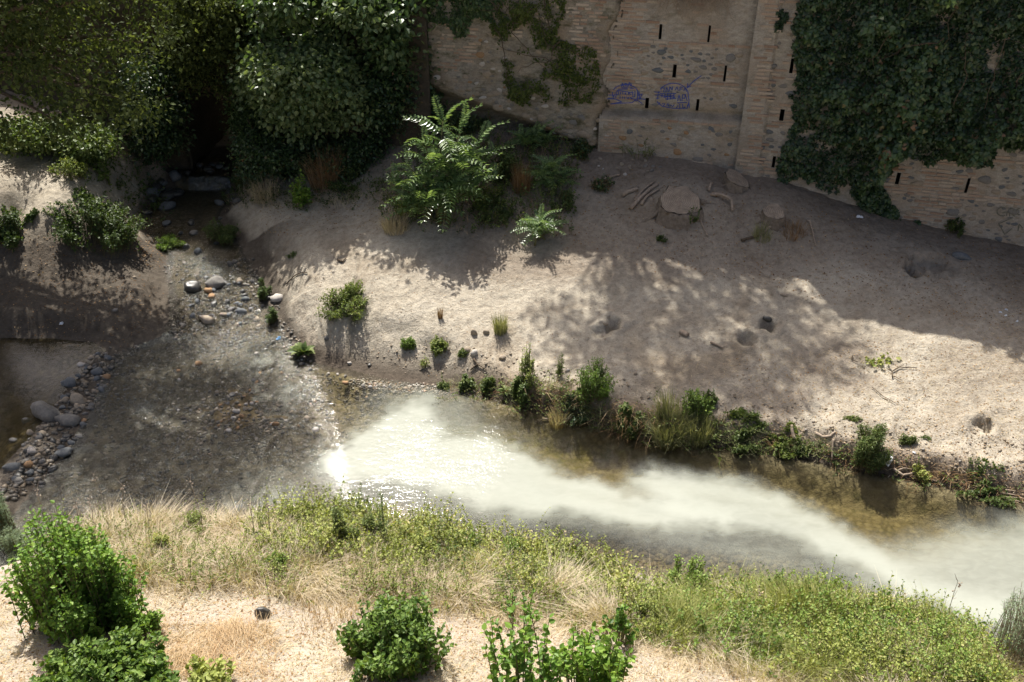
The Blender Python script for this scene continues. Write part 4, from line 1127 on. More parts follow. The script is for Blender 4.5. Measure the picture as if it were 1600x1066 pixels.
# ---- shrubs and creepers on the rock face
def clump(name, cat, label, poly, yr, ncl, rad, per, leaf, size, mat, seed, tint0=.45, flat=.6, stems=20, drop=.4, lumpy=.3):
    r = np.random.default_rng(seed); P = np.array(poly, float); lo, hi = P.min(0), P.max(0); out = []
    tries = 0
    while len(out) < ncl and tries < ncl * 60:
        tries += 1
        u, v = r.uniform(lo[0], hi[0]), r.uniform(lo[1], hi[1])
        s = poly_sd(np.array([u]), np.array([v]), poly)[0]
        if s > -6: continue
        yy = yr[1] + (yr[0] - yr[1]) * min(1, -s / 45) * r.random() ** .5 + lumpy * float(fbm(u * .03, v * .03, seed, 2))
        rx, ry, rz = ray(u, v); t = yy / ry; q = (float(rx * t), yy, float(CAM_Z + rz * t))
        if q[2] < float(gz(q[0], min(q[1], line_y(q[0]) - .3))) + .05: continue
        out.append(q)
    if not out: return
    C0 = np.array(out); b = np.array([C0[:, 0].mean(), C0[:, 1].max(), C0[:, 2].min()])
    root = thing(name, label, cat, tuple(b)); acc = Acc()
    clusters(acc, C0 - b, rad, per, leaf, size, r, flat, tint0=tint0, drop=drop)
    obj("foliage", acc.mesh("foliage", M[mat]), root)
    sa = Acc()
    for _ in range(stems):
        i = r.integers(len(C0)); e = C0[i] - b; s0 = e + [r.normal() * .3, .6, r.uniform(-.6, .5)]
        tt = np.linspace(0, 1, 6)[:, None]
        tube(sa, s0 * (1 - tt) + e * tt + r.normal(size=(6, 3)) * .05, .018, .006, 4)
    if sa.n: obj("stem", sa.mesh("stem", M['bark']), root)
clump("hanging_shrub", "shrub", "glossy shrub bulging off the rock face right of the dark tunnel", [(378, 112), (395, 72), (430, 55), (470, 62), (500, 40), (545, 70), (575, 110), (600, 150), (570, 195), (525, 200), (470, 212), (420, 200), (390, 150)], (18.3, 19.7), 150, .36, 62, OVAL, .11, 'cliffivy', 51, .78)
clump("hanging_shrub", "shrub", "leafy mass above the glossy shrub, reaching to the old wall's top corner", [(400, -50), (690, -50), (672, 20), (664, 70), (668, 118), (640, 110), (600, 130), (560, 75), (500, 30), (440, 50), (400, 60)], (18.6, 19.8), 150, .38, 58, OVAL, .12, 'cliffivy', 52, .55)
clump("ivy", "ivy", "dark ivy filling the corner beside the lower left end of the eroded wall", [(555, 85), (668, 100), (700, 150), (712, 200), (650, 215), (590, 205), (560, 170)], (19.0, 19.7), 170, .32, 70, IVYL, .08, 'ivy', 53, .5)
clump("ivy", "ivy", "narrow strip of ivy in the recess at the left end of the eroded wall", [(625, -50), (700, -50), (684, 40), (682, 110), (684, 200), (640, 200), (632, 60)], (19.2, 19.6), 110, .26, 60, IVYL, .09, "cliffivy", 59, .4)
clump("ivy", "ivy", "curtain of ivy hanging over the top of the tunnel mouth", [(255, -50), (420, -50), (400, 50), (396, 90), (372, 140), (348, 150), (318, 128), (300, 150), (262, 120)], (19.7, 20.6), 210, .34, 60, LEAF, .085, 'tree', 54, .5)
clump("ivy", "ivy", "dark ivy on the rock left of the tunnel mouth beside the drooping tree", [(190, 90), (285, 85), (292, 150), (280, 215), (262, 250), (225, 268), (190, 250)], (19.6, 20.5), 150, .32, 60, LEAF, .085, 'ivy', 55, .42)
clump("undergrowth", "undergrowth", "dim tangle of plants at the foot of the rock face under the glossy shrub", [(372, 205), (480, 215), (600, 205), (660, 225), (640, 285), (560, 300), (470, 285), (400, 290), (365, 262)], (18.6, 19.6), 230, .3, 50, LEAF, .075, 'ivy', 56, .5, stems=40)
clump("creeper", "creeper", "creeper strands on the rock right of the tunnel mouth", [(366, 105), (400, 110), (425, 200), (400, 240), (372, 235), (362, 180)], (19.4, 20.2), 80, .26, 55, LEAF, .08, 'cliffivy', 57, .35)
clump("undergrowth", "undergrowth", "leafy growth under the drooping tree along the back of the dirt path", [(-20, 190), (60, 185), (120, 190), (170, 205), (185, 240), (150, 262), (110, 250), (60, 240), (-20, 250)], (17.7, 19.2), 190, .3, 60, OVAL, .075, 'bankgreen', 58, .5)

# ---- shrubs and weeds on the far side: (name, category, label, u, v, width px, height px, options)
FARP = [
 ("shrub", "shrub", "bushy dark shrub beside the sunlit water glint, left bank of the side stream", 150, 392, 160, 92, dict(mat='bankgreen', leaf=OVAL, size=.075, n=420, m=14, tint=.25, rscale=.6, lobes=18)),
 ("shrub", "shrub", "low dark shrub in the hollow below the path at the left edge of the picture", 22, 378, 110, 60, dict(mat='bankgreen', leaf=OVAL, size=.075, n=260, m=13, tint=.22, rscale=.6, lobes=12)),
 ("sapling", "sapling", "thin bright sapling rising beside the end of the dirt path", 165, 288, 26, 50, dict(mat='bush2', leaf=OVAL, size=.09, n=16, m=9, tint=.6)),
 ("weed", "weed", "yellow green weeds at the right end of the dirt path", 110, 285, 70, 50, dict(mat='weed', leaf=LEAF, size=.07, n=80, m=12, tint=.45)),
 ("weed", "weed", "bright leafy weed in front of the drooping tree at the back of the path", 70, 240, 40, 28, dict(mat='bush2', leaf=OVAL, size=.08, n=36, m=9, tint=.6)),
 ("sapling", "sapling", "upright light green sapling standing on the bank between tunnel and feathery plant", 472, 327, 34, 62, dict(mat='bush', leaf=OVAL, size=.1, n=34, m=12, tint=.75)),
 ("shrub", "shrub", "low sprawling shrub alone on the sunlit dirt slope left of centre", 540, 498, 122, 62, dict(mat='weed', leaf=LEAF, size=.05, n=300, m=10, tint=.32, rscale=.5, lobes=12, lo=.3)),
 ("weed", "weed", "tiny green weed on the slope above the sprawling shrub", 456, 405, 20, 14, dict(mat='bankgreen', leaf=LEAF, size=.05, n=18, m=7, tint=.6)),
 ("weed", "weed", "small green cushion weed left of the two lying rocks above the pool edge", 723, 558, 20, 14, dict(mat='bankgreen', leaf=LEAF, size=.045, n=40, m=8, tint=.7)),
 ("weed", "weed", "weed clump with brown tips, wider of the pair on the middle slope", 683, 550, 42, 28, dict(mat='weed', leaf=LEAF, size=.05, n=90, m=10, tint=.45)),
 ("weed", "weed", "brighter weed clump, narrower of the pair on the middle slope", 638, 548, 26, 26, dict(mat='bush2', leaf=LEAF, size=.05, n=60, m=9, tint=.4)),
 ("weed", "weed", "small spiky weed on brown clay above the algae", 664, 575, 18, 22, dict(mat='weed', leaf=LONG, size=.07, n=14, m=6, tint=.6)),
 ("weed", "weed", "tiny round weed at the far water edge, first of the row from the left", 693, 610, 22, 18, dict(mat='bankgreen', leaf=LEAF, size=.05, n=40, m=8, tint=.6)),
 ("weed", "weed", "round leafy weed at the far water edge, second of the row from the left", 728, 612, 34, 36, dict(mat='bankgreen', leaf=OVAL, size=.06, n=90, m=10, tint=.65)),
 ("weed", "weed", "drooping leafy weed at the far water edge, third of the row from the left", 766, 622, 36, 40, dict(mat='bankgreen', leaf=LONG, size=.09, n=90, m=10, tint=.6)),
 ("weed", "weed", "tall feathery weed with dry seed heads on the far bank edge", 826, 602, 46, 74, dict(mat='weed', leaf=LEAF, size=.045, n=60, m=14, tint=.55)),
 ("weed", "weed", "dark leafy weed under the feathery one at the far water edge", 812, 640, 56, 56, dict(mat='bankgreen', leaf=OVAL, size=.06, n=140, m=11, tint=.45)),
 ("weed", "weed", "slender upright weed standing alone on the bank lip", 876, 592, 16, 48, dict(mat='bankgreen', leaf=LONG, size=.07, n=14, m=14, tint=.75)),
 ("weed", "weed", "large bright bushy weed on the lip above the dark undercut", 925, 630, 92, 80, dict(mat='bush2', leaf=LONG, size=.07, n=200, m=12, tint=.35)),
 ("weed", "weed", "dark hanging weed inside the shaded undercut of the bank", 900, 655, 70, 40, dict(mat='ivy', leaf=LEAF, size=.05, n=120, m=10, tint=.5)),
 ("weed", "weed", "round clump of glossy leaves at the water edge right of the undercut", 985, 682, 44, 60, dict(mat='bankgreen', leaf=OVAL, size=.07, n=150, m=11, tint=.55)),
 ("weed", "weed", "leafy weed clump behind the grey grass fringe", 1085, 668, 64, 66, dict(mat='bush2', leaf=OVAL, size=.055, n=120, m=11, tint=.45)),
 ("weed", "weed", "dark green sprig sticking up beside the shaded patch of the bank lip", 1108, 640, 28, 36, dict(mat='bankgreen', leaf=OVAL, size=.055, n=50, m=10, tint=.5)),
 ("weed", "weed", "mounded green weed on the waterline right of the grey grass fringe", 1160, 700, 84, 46, dict(mat='bankgreen', leaf=LEAF, size=.055, n=200, m=12, tint=.6)),
 ("weed", "weed", "low leafy weed trailing to the water left of the leaning stake", 1222, 715, 56, 32, dict(mat='weed', leaf=LEAF, size=.055, n=120, m=10, tint=.3)),
 ("weed", "weed", "small green weed trailing to the water just left of the cut stake", 1252, 717, 34, 26, dict(mat='bankgreen', leaf=LEAF, size=.05, n=60, m=10, tint=.6)),
 ("weed", "weed", "dense tall fringe of grass like weed beside the white plastic scrap", 1356, 735, 60, 84, dict(mat='bankgreen', leaf=LONG, size=.07, n=260, m=14, tint=.62)),
 ("weed", "weed", "fine green weed on the lip right of the white plastic scrap", 1412, 712, 34, 34, dict(mat='bankgreen', leaf=LONG, size=.055, n=90, m=10, tint=.62)),
 ("weed", "weed", "tiny weed on bare dirt at the right, above the bank lip", 1446, 688, 18, 10, dict(mat='bankgreen', leaf=LONG, size=.045, n=24, m=6, tint=.5)),
 ("weed", "weed", "faint flat weed mat on the sunlit dirt above the tall fringe", 1332, 658, 34, 10, dict(mat='bankgreen', leaf=LEAF, size=.035, n=50, m=6, tint=.8)),
 ("weed", "weed", "yellowing weed with orange leaves hanging to the water past the white plastic scrap", 1434, 765, 32, 34, dict(mat='weedband', leaf=LEAF, size=.055, n=80, m=9, tint=.6)),
 ("weed", "weed", "long low weed fringe at the waterline near the right edge of the picture", 1532, 786, 90, 34, dict(mat='bankgreen', leaf=LEAF, size=.05, n=160, m=10, tint=.5)),
 ("weed", "weed", "small weed at the base of the wall between two brick piers", 1490, 370, 46, 36, dict(mat='bankgreen', leaf=LEAF, size=.07, n=60, m=10, tint=.35)),
 ("weed", "weed", "dark round bush at the foot of the eroded wall beside the crack", 915, 250, 52, 44, dict(mat='ivy', leaf=LEAF, size=.07, n=130, m=12, tint=.55)),
 ("weed", "weed", "wispy plants against the wall base just right of the crack", 1000, 248, 76, 46, dict(mat='weed', leaf=LONG, size=.06, n=50, m=10, tint=.25)),
 ("weed", "weed", "green shoots sprouting from the foot of the big stump", 1080, 345, 36, 26, dict(mat='bankgreen', leaf=LEAF, size=.06, n=50, m=9, tint=.5)),
 ("weed", "weed", "tiny dark weed on the slope below the big stump", 1034, 378, 18, 14, dict(mat='bankgreen', leaf=LEAF, size=.05, n=24, m=7, tint=.3)),
 ("weed", "weed", "dim green weeds on the slope left of the branches by the wall", 940, 300, 40, 30, dict(mat='ivy', leaf=LEAF, size=.07, n=40, m=9, tint=.8)),
 ("weed", "weed", "overhanging green weeds on the stream corner beside the pale rock", 412, 470, 36, 44, dict(mat='bankgreen', leaf=LEAF, size=.055, n=90, m=10, tint=.4)),
 ("weed", "weed", "dark weeds trailing down the stream corner above the broad leaved plant", 424, 508, 30, 34, dict(mat='bankgreen', leaf=LEAF, size=.055, n=60, m=10, tint=.35)),
 ("weed", "weed", "sunlit bright green waterside weeds left of the narrow stream", 262, 393, 64, 30, dict(mat='bush2', leaf=LONG, size=.08, n=150, m=10, tint=.45)),
 ("weed", "weed", "tall dark green weeds right of the narrow stream", 348, 385, 60, 56, dict(mat='bankgreen', leaf=LONG, size=.08, n=160, m=12, tint=.45)),
("shrub", "shrub", "dark tangled shrub in the shade right of the large feathery sapling", 790, 285, 90, 66, dict(mat='bankgreen', leaf=OVAL, size=.075, n=130, m=12, tint=.3)),
 ("shrub", "shrub", "dim low shrub with reddish stalks below the footing of the eroded wall", 765, 330, 84, 50, dict(mat='weed', leaf=LEAF, size=.06, n=110, m=11, tint=.15)),
 ("shrub", "shrub", "dark shrub tucked between the feathery sapling and the rock face", 735, 215, 80, 50, dict(mat='ivy', leaf=OVAL, size=.08, n=120, m=12, tint=.6)),
 ("weed", "weed", "shaded weeds right of the small feathery sapling, uphill of it", 880, 330, 56, 44, dict(mat='bankgreen', leaf=LEAF, size=.06, n=60, m=10, tint=.25)),
 ("weed", "weed", "weedy tangle on the shaded bank below the glossy shrub", 545, 300, 90, 46, dict(mat='bankgreen', leaf=LEAF, size=.065, n=110, m=11, tint=.25)),
 ("weed", "weed", "weeds hanging over the stream bank right of the cascade", 385, 300, 60, 50, dict(mat='bankgreen', leaf=LEAF, size=.065, n=100, m=11, tint=.25)),
 ("weed", "weed", "shaded leafy weeds under the feathery saplings, nearest the dirt", 780, 355, 60, 44, dict(mat='bankgreen', leaf=LEAF, size=.06, n=70, m=10, tint=.3)),
 ("weed", "weed", "leafy weeds at the foot of the large feathery sapling", 640, 350, 70, 56, dict(mat='weed', leaf=LEAF, size=.06, n=110, m=12, tint=.4)),
]
for nme, cat, lab, u, v, w, h, kw in FARP: plant(nme, cat, lab, u, v - (9 if u > 1100 and v > 690 else 0), w * (1.3 if u > 1100 and v > 690 else 1), h * (.85 if u > 1100 and v > 690 else 1), **kw)
for lab, u, v, w, h, mat, n in [
    ("small dark brown grass tuft alone on the bright slope", 688, 497, 14, 18, 'dryleaf', 90),
    ("fine grey green grass tuft on the bright slope above the two lying rocks", 782, 520, 36, 34, 'greygrass', 260),
    ("wide fringe of grey grass drooping over the water", 1045, 680, 90, 48, 'greygrass', 900),
    ("grey grass drooping over the water under the leafy clump", 1090, 690, 60, 44, 'greygrass', 500),
    ("yellow grass spilling into the water below the undercut", 872, 662, 46, 30, 'straw', 240),
    ("dry orange grass at the foot of the large feathery sapling", 618, 360, 70, 30, 'straw', 420),
    ("dry reddish grass between the two larger feathery saplings", 815, 300, 44, 48, 'dryleaf', 340),
    ("dry tan grass inside the stem base of the large feathery sapling", 700, 318, 50, 60, 'straw', 300),
    ("dry brown grass at the shaded foot of the rock face", 510, 290, 90, 56, 'dryleaf', 500),
    ("dry grass on the bank edge left of the light green sapling", 415, 312, 70, 36, 'straw', 300),
    ("dry grass patch under the small round stump", 1190, 372, 50, 24, 'greygrass', 160),
    ("sparse dry grass on the slope right of the small round stump", 1240, 368, 60, 22, 'dryleaf', 140)]:
    tuft("grass_tuft", "grass tuft", lab, u, v, w, h, mat, n, .007)

# ---- broad leaved plant at the stream corner, every leaf a part
def broadleaf(label, u, v, w, n, size, seed):
    r = np.random.default_rng(seed); x, y, z = gpt(u, v); k = m_per_px(x, y, z); root = thing("broadleaf_plant", label, "plant", (x, y, z))
    s = np.linspace(0, 1, 6); wd = np.array([.03, .2, .27, .24, .14, .0])
    V = [(0, a, .12 * math.sin(a * 2.6) - .2 * a * a) for a in s]
    V = np.array(V + [(wd[i], s[i], V[i][2] + .05) for i in range(6)] + [(-wd[i], s[i], V[i][2] + .05) for i in range(6)])
    F = np.array([(i, i + 6, i + 7, i + 1) for i in range(5)] + [(i, i + 1, i + 13, i + 12) for i in range(5)])
    ms = [mesh_np("leaf", V, F, M['bankgreen'], False, {"tint": np.full(len(V), t)}) for t in (.4, .65, .9)]
    for i in range(n):
        a = r.uniform(0, 2 * math.pi); o = obj("leaf", ms[i % 3], root, (.06 * w * k * math.cos(a), .06 * w * k * math.sin(a), .02 + .06 * r.random()))
        o.rotation_euler = (r.uniform(.1, 1.0), r.uniform(-.3, .3), a - math.pi / 2); q = size * r.uniform(.6, 1.1); o.scale = (q, q, q)
broadleaf("broad leaved plant at the corner where the side stream meets the bank", 475, 555, 44, 30, .26, 5)
broadleaf("small rosette of broad leaves in the shade under the bank weeds", 790, 615, 20, 12, .15, 6)

# ---- feathery saplings: stems with compound fronds, every frond a part
def frond_mesh(seed, L=1.0, pairs=11):
    r = np.random.default_rng(seed); acc = Acc(); t = np.linspace(0, 1, 8)
    sp_ = np.stack([.06 * np.sin(t * 3) * r.uniform(-1, 1), t, .22 * np.sin(t * 2.2) - .42 * t * t], -1)
    tube(acc, sp_, .007, .002, 3, .6, cap=False)
    P, D, N, S = [], [], [], []
    for q in np.linspace(.12, 1.0, pairs):
        c = np.array([np.interp(q, t, sp_[:, k]) for k in range(3)])
        for sd in (-1, 1):
            P.append(c); D.append([sd, .36 + r.normal() * .08, -.28 + r.normal() * .08]); N.append([sd * .2, 0, 1]); S.append((.24 - .13 * abs(q - .45)) * r.uniform(.9, 1.1))
    P.append(sp_[-1]); D.append([0, 1, -.3]); N.append([0, 0, 1]); S.append(.14)
    scatter(acc, (LONG[0] * [1.25, 1, 1], LONG[1]), np.array(P), frames(np.array(D), np.array(N)), np.array(S), np.clip(r.normal(.55, .13, len(P)), 0, 1))
    return acc.mesh("frond", M['ail'])
FR = [frond_mesh(70 + i) for i in range(6)]
def ailanthus(label, u, v, stems, frl, seed):
    """stems: (top u, top v, forward offset m, fronds)"""
    r = np.random.default_rng(seed); x, y, z = gpt(u, v); root = thing("feathery_sapling", label, "sapling", (x, y, z))
    for (tu, tv, fo, nf) in stems:
        rx, ry, rz = ray(tu, tv); t = (y + fo) / ry; top = np.array([rx * t - x, fo, CAM_Z + rz * t - z])
        q = np.linspace(0, 1, 7)[:, None]; b0 = np.array([r.normal() * .12, r.normal() * .08, -.03])
        pts = b0 * (1 - q) ** 2 + 2 * q * (1 - q) * (b0 * .5 + top * [.35, .35, .6]) + q ** 2 * top
        sa = Acc(); tube(sa, pts, .022, .01, 6); obj("stem", sa.mesh("stem", M['stem'], True), root)
        nf = int(nf * 2.0)
        for i in range(nf):
            f = 1 - (i / nf) * .5 + r.uniform(-.02, 0); f = min(f, 1); k0 = min(f * 6, 5.999); j = int(k0); p = pts[j] + (pts[j + 1] - pts[j]) * (k0 - j)
            az = i * 2.4 + r.uniform(-.3, .3); el = math.radians(r.uniform(8, 45) if i > 2 else r.uniform(35, 70))
            o = obj("frond", FR[r.integers(6)], root, tuple(p)); o.rotation_euler = (el, r.uniform(-.3, .3), az); s_ = frl * r.uniform(.7, 1.15) * (1 if i > 1 else .7); o.scale = (s_, s_, s_)
ailanthus("large feathery leaved sapling catching the sun at the middle of the bank top", 690, 345,
    [(692, 190, .5, 5), (722, 200, .5, 5), (752, 222, .6, 5), (664, 222, .3, 5), (640, 262, .2, 5), (622, 292, .1, 4), (700, 235, .2, 5), (735, 250, .2, 5), (770, 245, .5, 4), (650, 305, -.1, 5), (680, 290, -.1, 5), (712, 285, -.1, 5), (745, 290, 0, 5), (690, 322, -.2, 4), (770, 285, .2, 4), (636, 325, -.1, 4)], .7, 61)
ailanthus("small feathery sapling at the right foot of the large one, beside the shadow edge", 845, 378, [(845, 345, 0, 8), (828, 355, 0, 6), (862, 358, .1, 6)], .42, 62)
ailanthus("shaded feathery sapling below the eroded wall, right of the large one", 860, 300, [(862, 262, .1, 8), (845, 275, 0, 6), (878, 285, .1, 6)], .5, 63)
ailanthus("dim feathery sapling against the footing stones of the eroded wall", 830, 235, [(835, 212, .1, 7), (815, 220, 0, 6), (855, 222, .1, 6)], .48, 64)
ailanthus("little feathery shoot at the very back between the old wall and the rock face", 722, 192, [(722, 172, .0, 6), (740, 182, .0, 5)], .5, 65)

# ================================================================== near bank
# dense bands: nobody could count them
def in_poly(n, poly, rng, nz=10):
    P = np.array(poly, float); lo, hi = P.min(0), P.max(0)
    u = rng.uniform(lo[0], hi[0], n * 3); v = rng.uniform(lo[1], hi[1], n * 3)
    s = poly_sd(u, v, poly) + nz * fbm(u * .03, v * .03, 7, 3) + .8 * nz * rng.normal(size=len(u))
    ok = s < 0; return u[ok][:n], v[ok][:n]
def weed_band(label, poly, n, H, seed, mat, leaf, size, m, tint, sr=.004):
    r = np.random.default_rng(seed); u, v = in_poly(n, poly, r); x, y, z = g_at(u, v); n = len(x)
    P = np.stack([x, y, z - .01], -1)
    cl = fbm(x * 1.3, y * 1.6, seed, 3)
    kp = cl > r.uniform(-1.1, -.05, n); x, y, z, cl, P, n = x[kp], y[kp], z[kp], cl[kp], P[kp], int(kp.sum())
    hh = H * (.45 + 1.0 * np.clip(cl + .3, 0, 1)) * r.uniform(.5, 1.15, n)
    E = P + np.stack([r.normal(size=n) * .16, r.normal(size=n) * .16, hh], -1)
    acc, sa = Acc(), Acc(); grow(acc, sa, P, E, m, leaf, size, r, np.clip(tint + .3 * fbm(x * 2.2, y * 2.2, seed + 9, 3) + r.normal(0, .1, n), 0, 1), t0=.12, sr=sr)
    V = np.concatenate(acc.V + [q for q in sa.V])
    o = obj("undergrowth", acc.mesh("undergrowth", M[mat])); tag(o, label, "undergrowth", kind="stuff")
    o = obj("weed_stems", sa.mesh("weed_stems", M['stem'])); tag(o, "thin stems of the " + label, "undergrowth", kind="stuff")
def grass_band(name, label, poly, n, H, seed, mat, lean=.12, width=.006, tint=.5, nz=12):
    r = np.random.default_rng(seed); u, v = in_poly(n, poly, r, nz); x, y, z = g_at(u, v); n = len(x)
    P = np.stack([x, y, z - .01], -1); cl = fbm(x * 2.1, y * 2.1, seed, 3)
    swirl = np.stack([fbm(x * 1.7, y * 1.7, seed + 1, 2), fbm(x * 1.7, y * 1.7, seed + 2, 2)], -1) * 1.6
    hh = H * (.35 + 1.0 * np.clip(cl + .35, 0, 1)) * r.uniform(.3, 1.1, n)
    acc = Acc(); blades(acc, P, hh, (swirl + r.normal(size=(n, 2)) * .9) * lean, width * r.uniform(.6, 1.4, n), np.clip(tint + .25 * cl + r.normal(0, .17, n), 0, 1), r)
    tag(obj(name, acc.mesh(name, M[mat])), label, "grass", kind="stuff")
GREEN_L = [(395, 838), (450, 815), (560, 812), (640, 822), (740, 850), (860, 868), (955, 898), (985, 928), (985, 955), (900, 945), (760, 915), (640, 895), (530, 880), (430, 865)]
GREEN_R = [(1010, 925), (1060, 925), (1160, 932), (1290, 942), (1400, 962), (1480, 985), (1520, 1010), (1560, 1060), (1560, 1100), (1350, 1075), (1200, 1040), (1060, 1005), (985, 990), (990, 950)]
weed_band("green and yellow weeds along the near bank left of centre", GREEN_L, 2600, .46, 201, 'weedband', OVAL, .055, 13, .5)
weed_band("yellow green weeds along the near bank at the right", GREEN_R, 2500, .42, 202, 'weedband', LEAF, .05, 13, .45)
grass_band("green_grass", "green grass mixed through the near bank weeds", GREEN_L, 9000, .4, 203, 'grass', tint=.6)
grass_band("green_grass", "green grass under the yellow green weeds at the right", GREEN_R, 34000, .44, 204, 'grass', lean=.2, tint=.8)
DRY = [(75, 850), (180, 818), (300, 812), (420, 820), (470, 845), (620, 885), (760, 905), (900, 935), (985, 945), (1005, 985), (960, 990), (830, 965), (700, 945), (560, 935), (430, 918), (300, 915), (180, 905), (90, 880)]
grass_band("dry_grass", "dry straw coloured grass along the near bank", DRY, 36000, .38, 205, 'straw', .26, .006, .5)
grass_band("dry_grass", "dry straw coloured grass tangled in the left near bank weeds", GREEN_L, 9000, .34, 206, 'straw', .16, .006, .6)
grass_band("dry_grass", "dry grass fringe below the right hand weeds", [(985, 940), (1030, 960), (1200, 1020), (1400, 1060), (1600, 1085), (1650, 1130), (1300, 1090), (1100, 1045), (1000, 1010), (975, 985)], 13000, .2, 207, 'straw', .14, .006, .5)
grass_band("dry_grass", "dry grass at the right hand end of the near bank", [(1380, 1000), (1500, 1010), (1640, 1040), (1650, 1150), (1400, 1150), (1330, 1080)], 13000, .36, 208, 'straw', .16, .006, .7)
grass_band("dry_grass", "short matted dry grass over the near ground", [(-150, 880), (100, 880), (400, 915), (800, 965), (1100, 1010), (1500, 1070), (1750, 1130), (1700, 1300), (-150, 1300)], 60000, .05, 209, 'straw', .10, .007, .45, nz=5)
grass_band("dry_grass", "reddish dry stalks standing on the near ground", [(480, 950), (560, 955), (560, 1010), (470, 1010)], 420, .3, 210, 'dryleaf', .05, .005, .8, nz=26)
grass_band("dry_grass", "faded brown grass patches under the left foreground bush", [(250, 975), (420, 985), (430, 1066), (200, 1066)], 4200, .1, 211, 'dryleaf', .14, .006, .85, nz=34)
weed_band("fresher green weeds among the yellow ones at the right", GREEN_R, 900, .55, 213, "bush2", LEAF, .055, 14, .5)
weed_band("fresher green weeds on the left part of the near bank", GREEN_L, 420, .55, 214, "bankgreen", LEAF, .05, 14, .75)
grass_band("dry_grass", "straw showing through the right hand weeds", GREEN_R, 9000, .34, 215, "straw", .2, .006, .6)
weed_band("scattered green weeds over the dry grass", DRY, 1700, .4, 212, 'weed', LEAF, .038, 14, .55)

LIP = [(690, 598), (770, 600), (850, 596), (900, 606), (960, 640), (1040, 652), (1120, 662), (1200, 682), (1290, 694), (1300, 716), (1200, 712), (1100, 700), (1000, 684), (930, 664), (860, 645), (800, 632), (740, 618), (690, 610)]
UND = [(596, 350), (604, 300), (650, 230), (700, 190), (780, 185), (850, 205), (905, 240), (892, 300), (872, 368), (800, 352), (740, 362), (680, 356)]
weed_band("tangled weeds round the large feathery sapling below the old wall", UND, 620, .4, 231, 'bankgreen', LEAF, .06, 11, .35)
weed_band("paler weeds among the tangle round the large feathery sapling", UND, 260, .45, 232, 'weed', LEAF, .055, 11, .3)
grass_band("dry_grass", "dry reddish grass in the tangle round the large feathery sapling", UND, 2600, .32, 233, 'dryleaf', .14, .006, .75)
LEFTB = [(60, 230), (180, 250), (240, 280), (255, 330), (225, 350), (170, 300), (100, 270)]
weed_band("shaded weeds between the dirt path and the side stream", LEFTB, 240, .3, 234, 'bankgreen', OVAL, .06, 10, .35)
CREST = [(350, 300), (480, 300), (560, 290), (620, 280), (610, 305), (540, 322), (430, 330), (370, 325)]
weed_band("low weeds at the shaded foot of the rock face", CREST, 260, .25, 235, 'bankgreen', LEAF, .055, 9, .3)
grass_band("dry_grass", "dry grass at the shaded foot of the rock face", CREST, 1500, .25, 236, 'straw', .14, .006, .4)
LIP2 = [(1300, 700), (1380, 712), (1460, 738), (1540, 752), (1640, 772), (1640, 792), (1540, 774), (1450, 756), (1380, 742), (1300, 732)]
weed_band("low tangled weeds along the far waterline", LIP, 480, .2, 221, 'bankgreen', LEAF, .045, 9, .68)
weed_band("pale tangled weeds along the far waterline", LIP, 260, .22, 222, 'weed', LEAF, .045, 9, .35)
weed_band("sparse weeds along the far waterline at the right", LIP2, 130, .13, 223, 'bankgreen', LEAF, .045, 8, .45)
grass_band("bank_grass", "greyish grass trailing along the far bank lip", LIP, 3600, .2, 224, 'greygrass', .16, .006, .45)
grass_band("bank_grass", "dead brown grass and rootlets along the far bank lip", LIP, 2600, .16, 225, 'dryleaf', .16, .006, .6)
grass_band("bank_grass", "dead rootlets along the crumbling bank at the right", LIP2, 1600, .1, 226, 'dryleaf', .12, .006, .6)
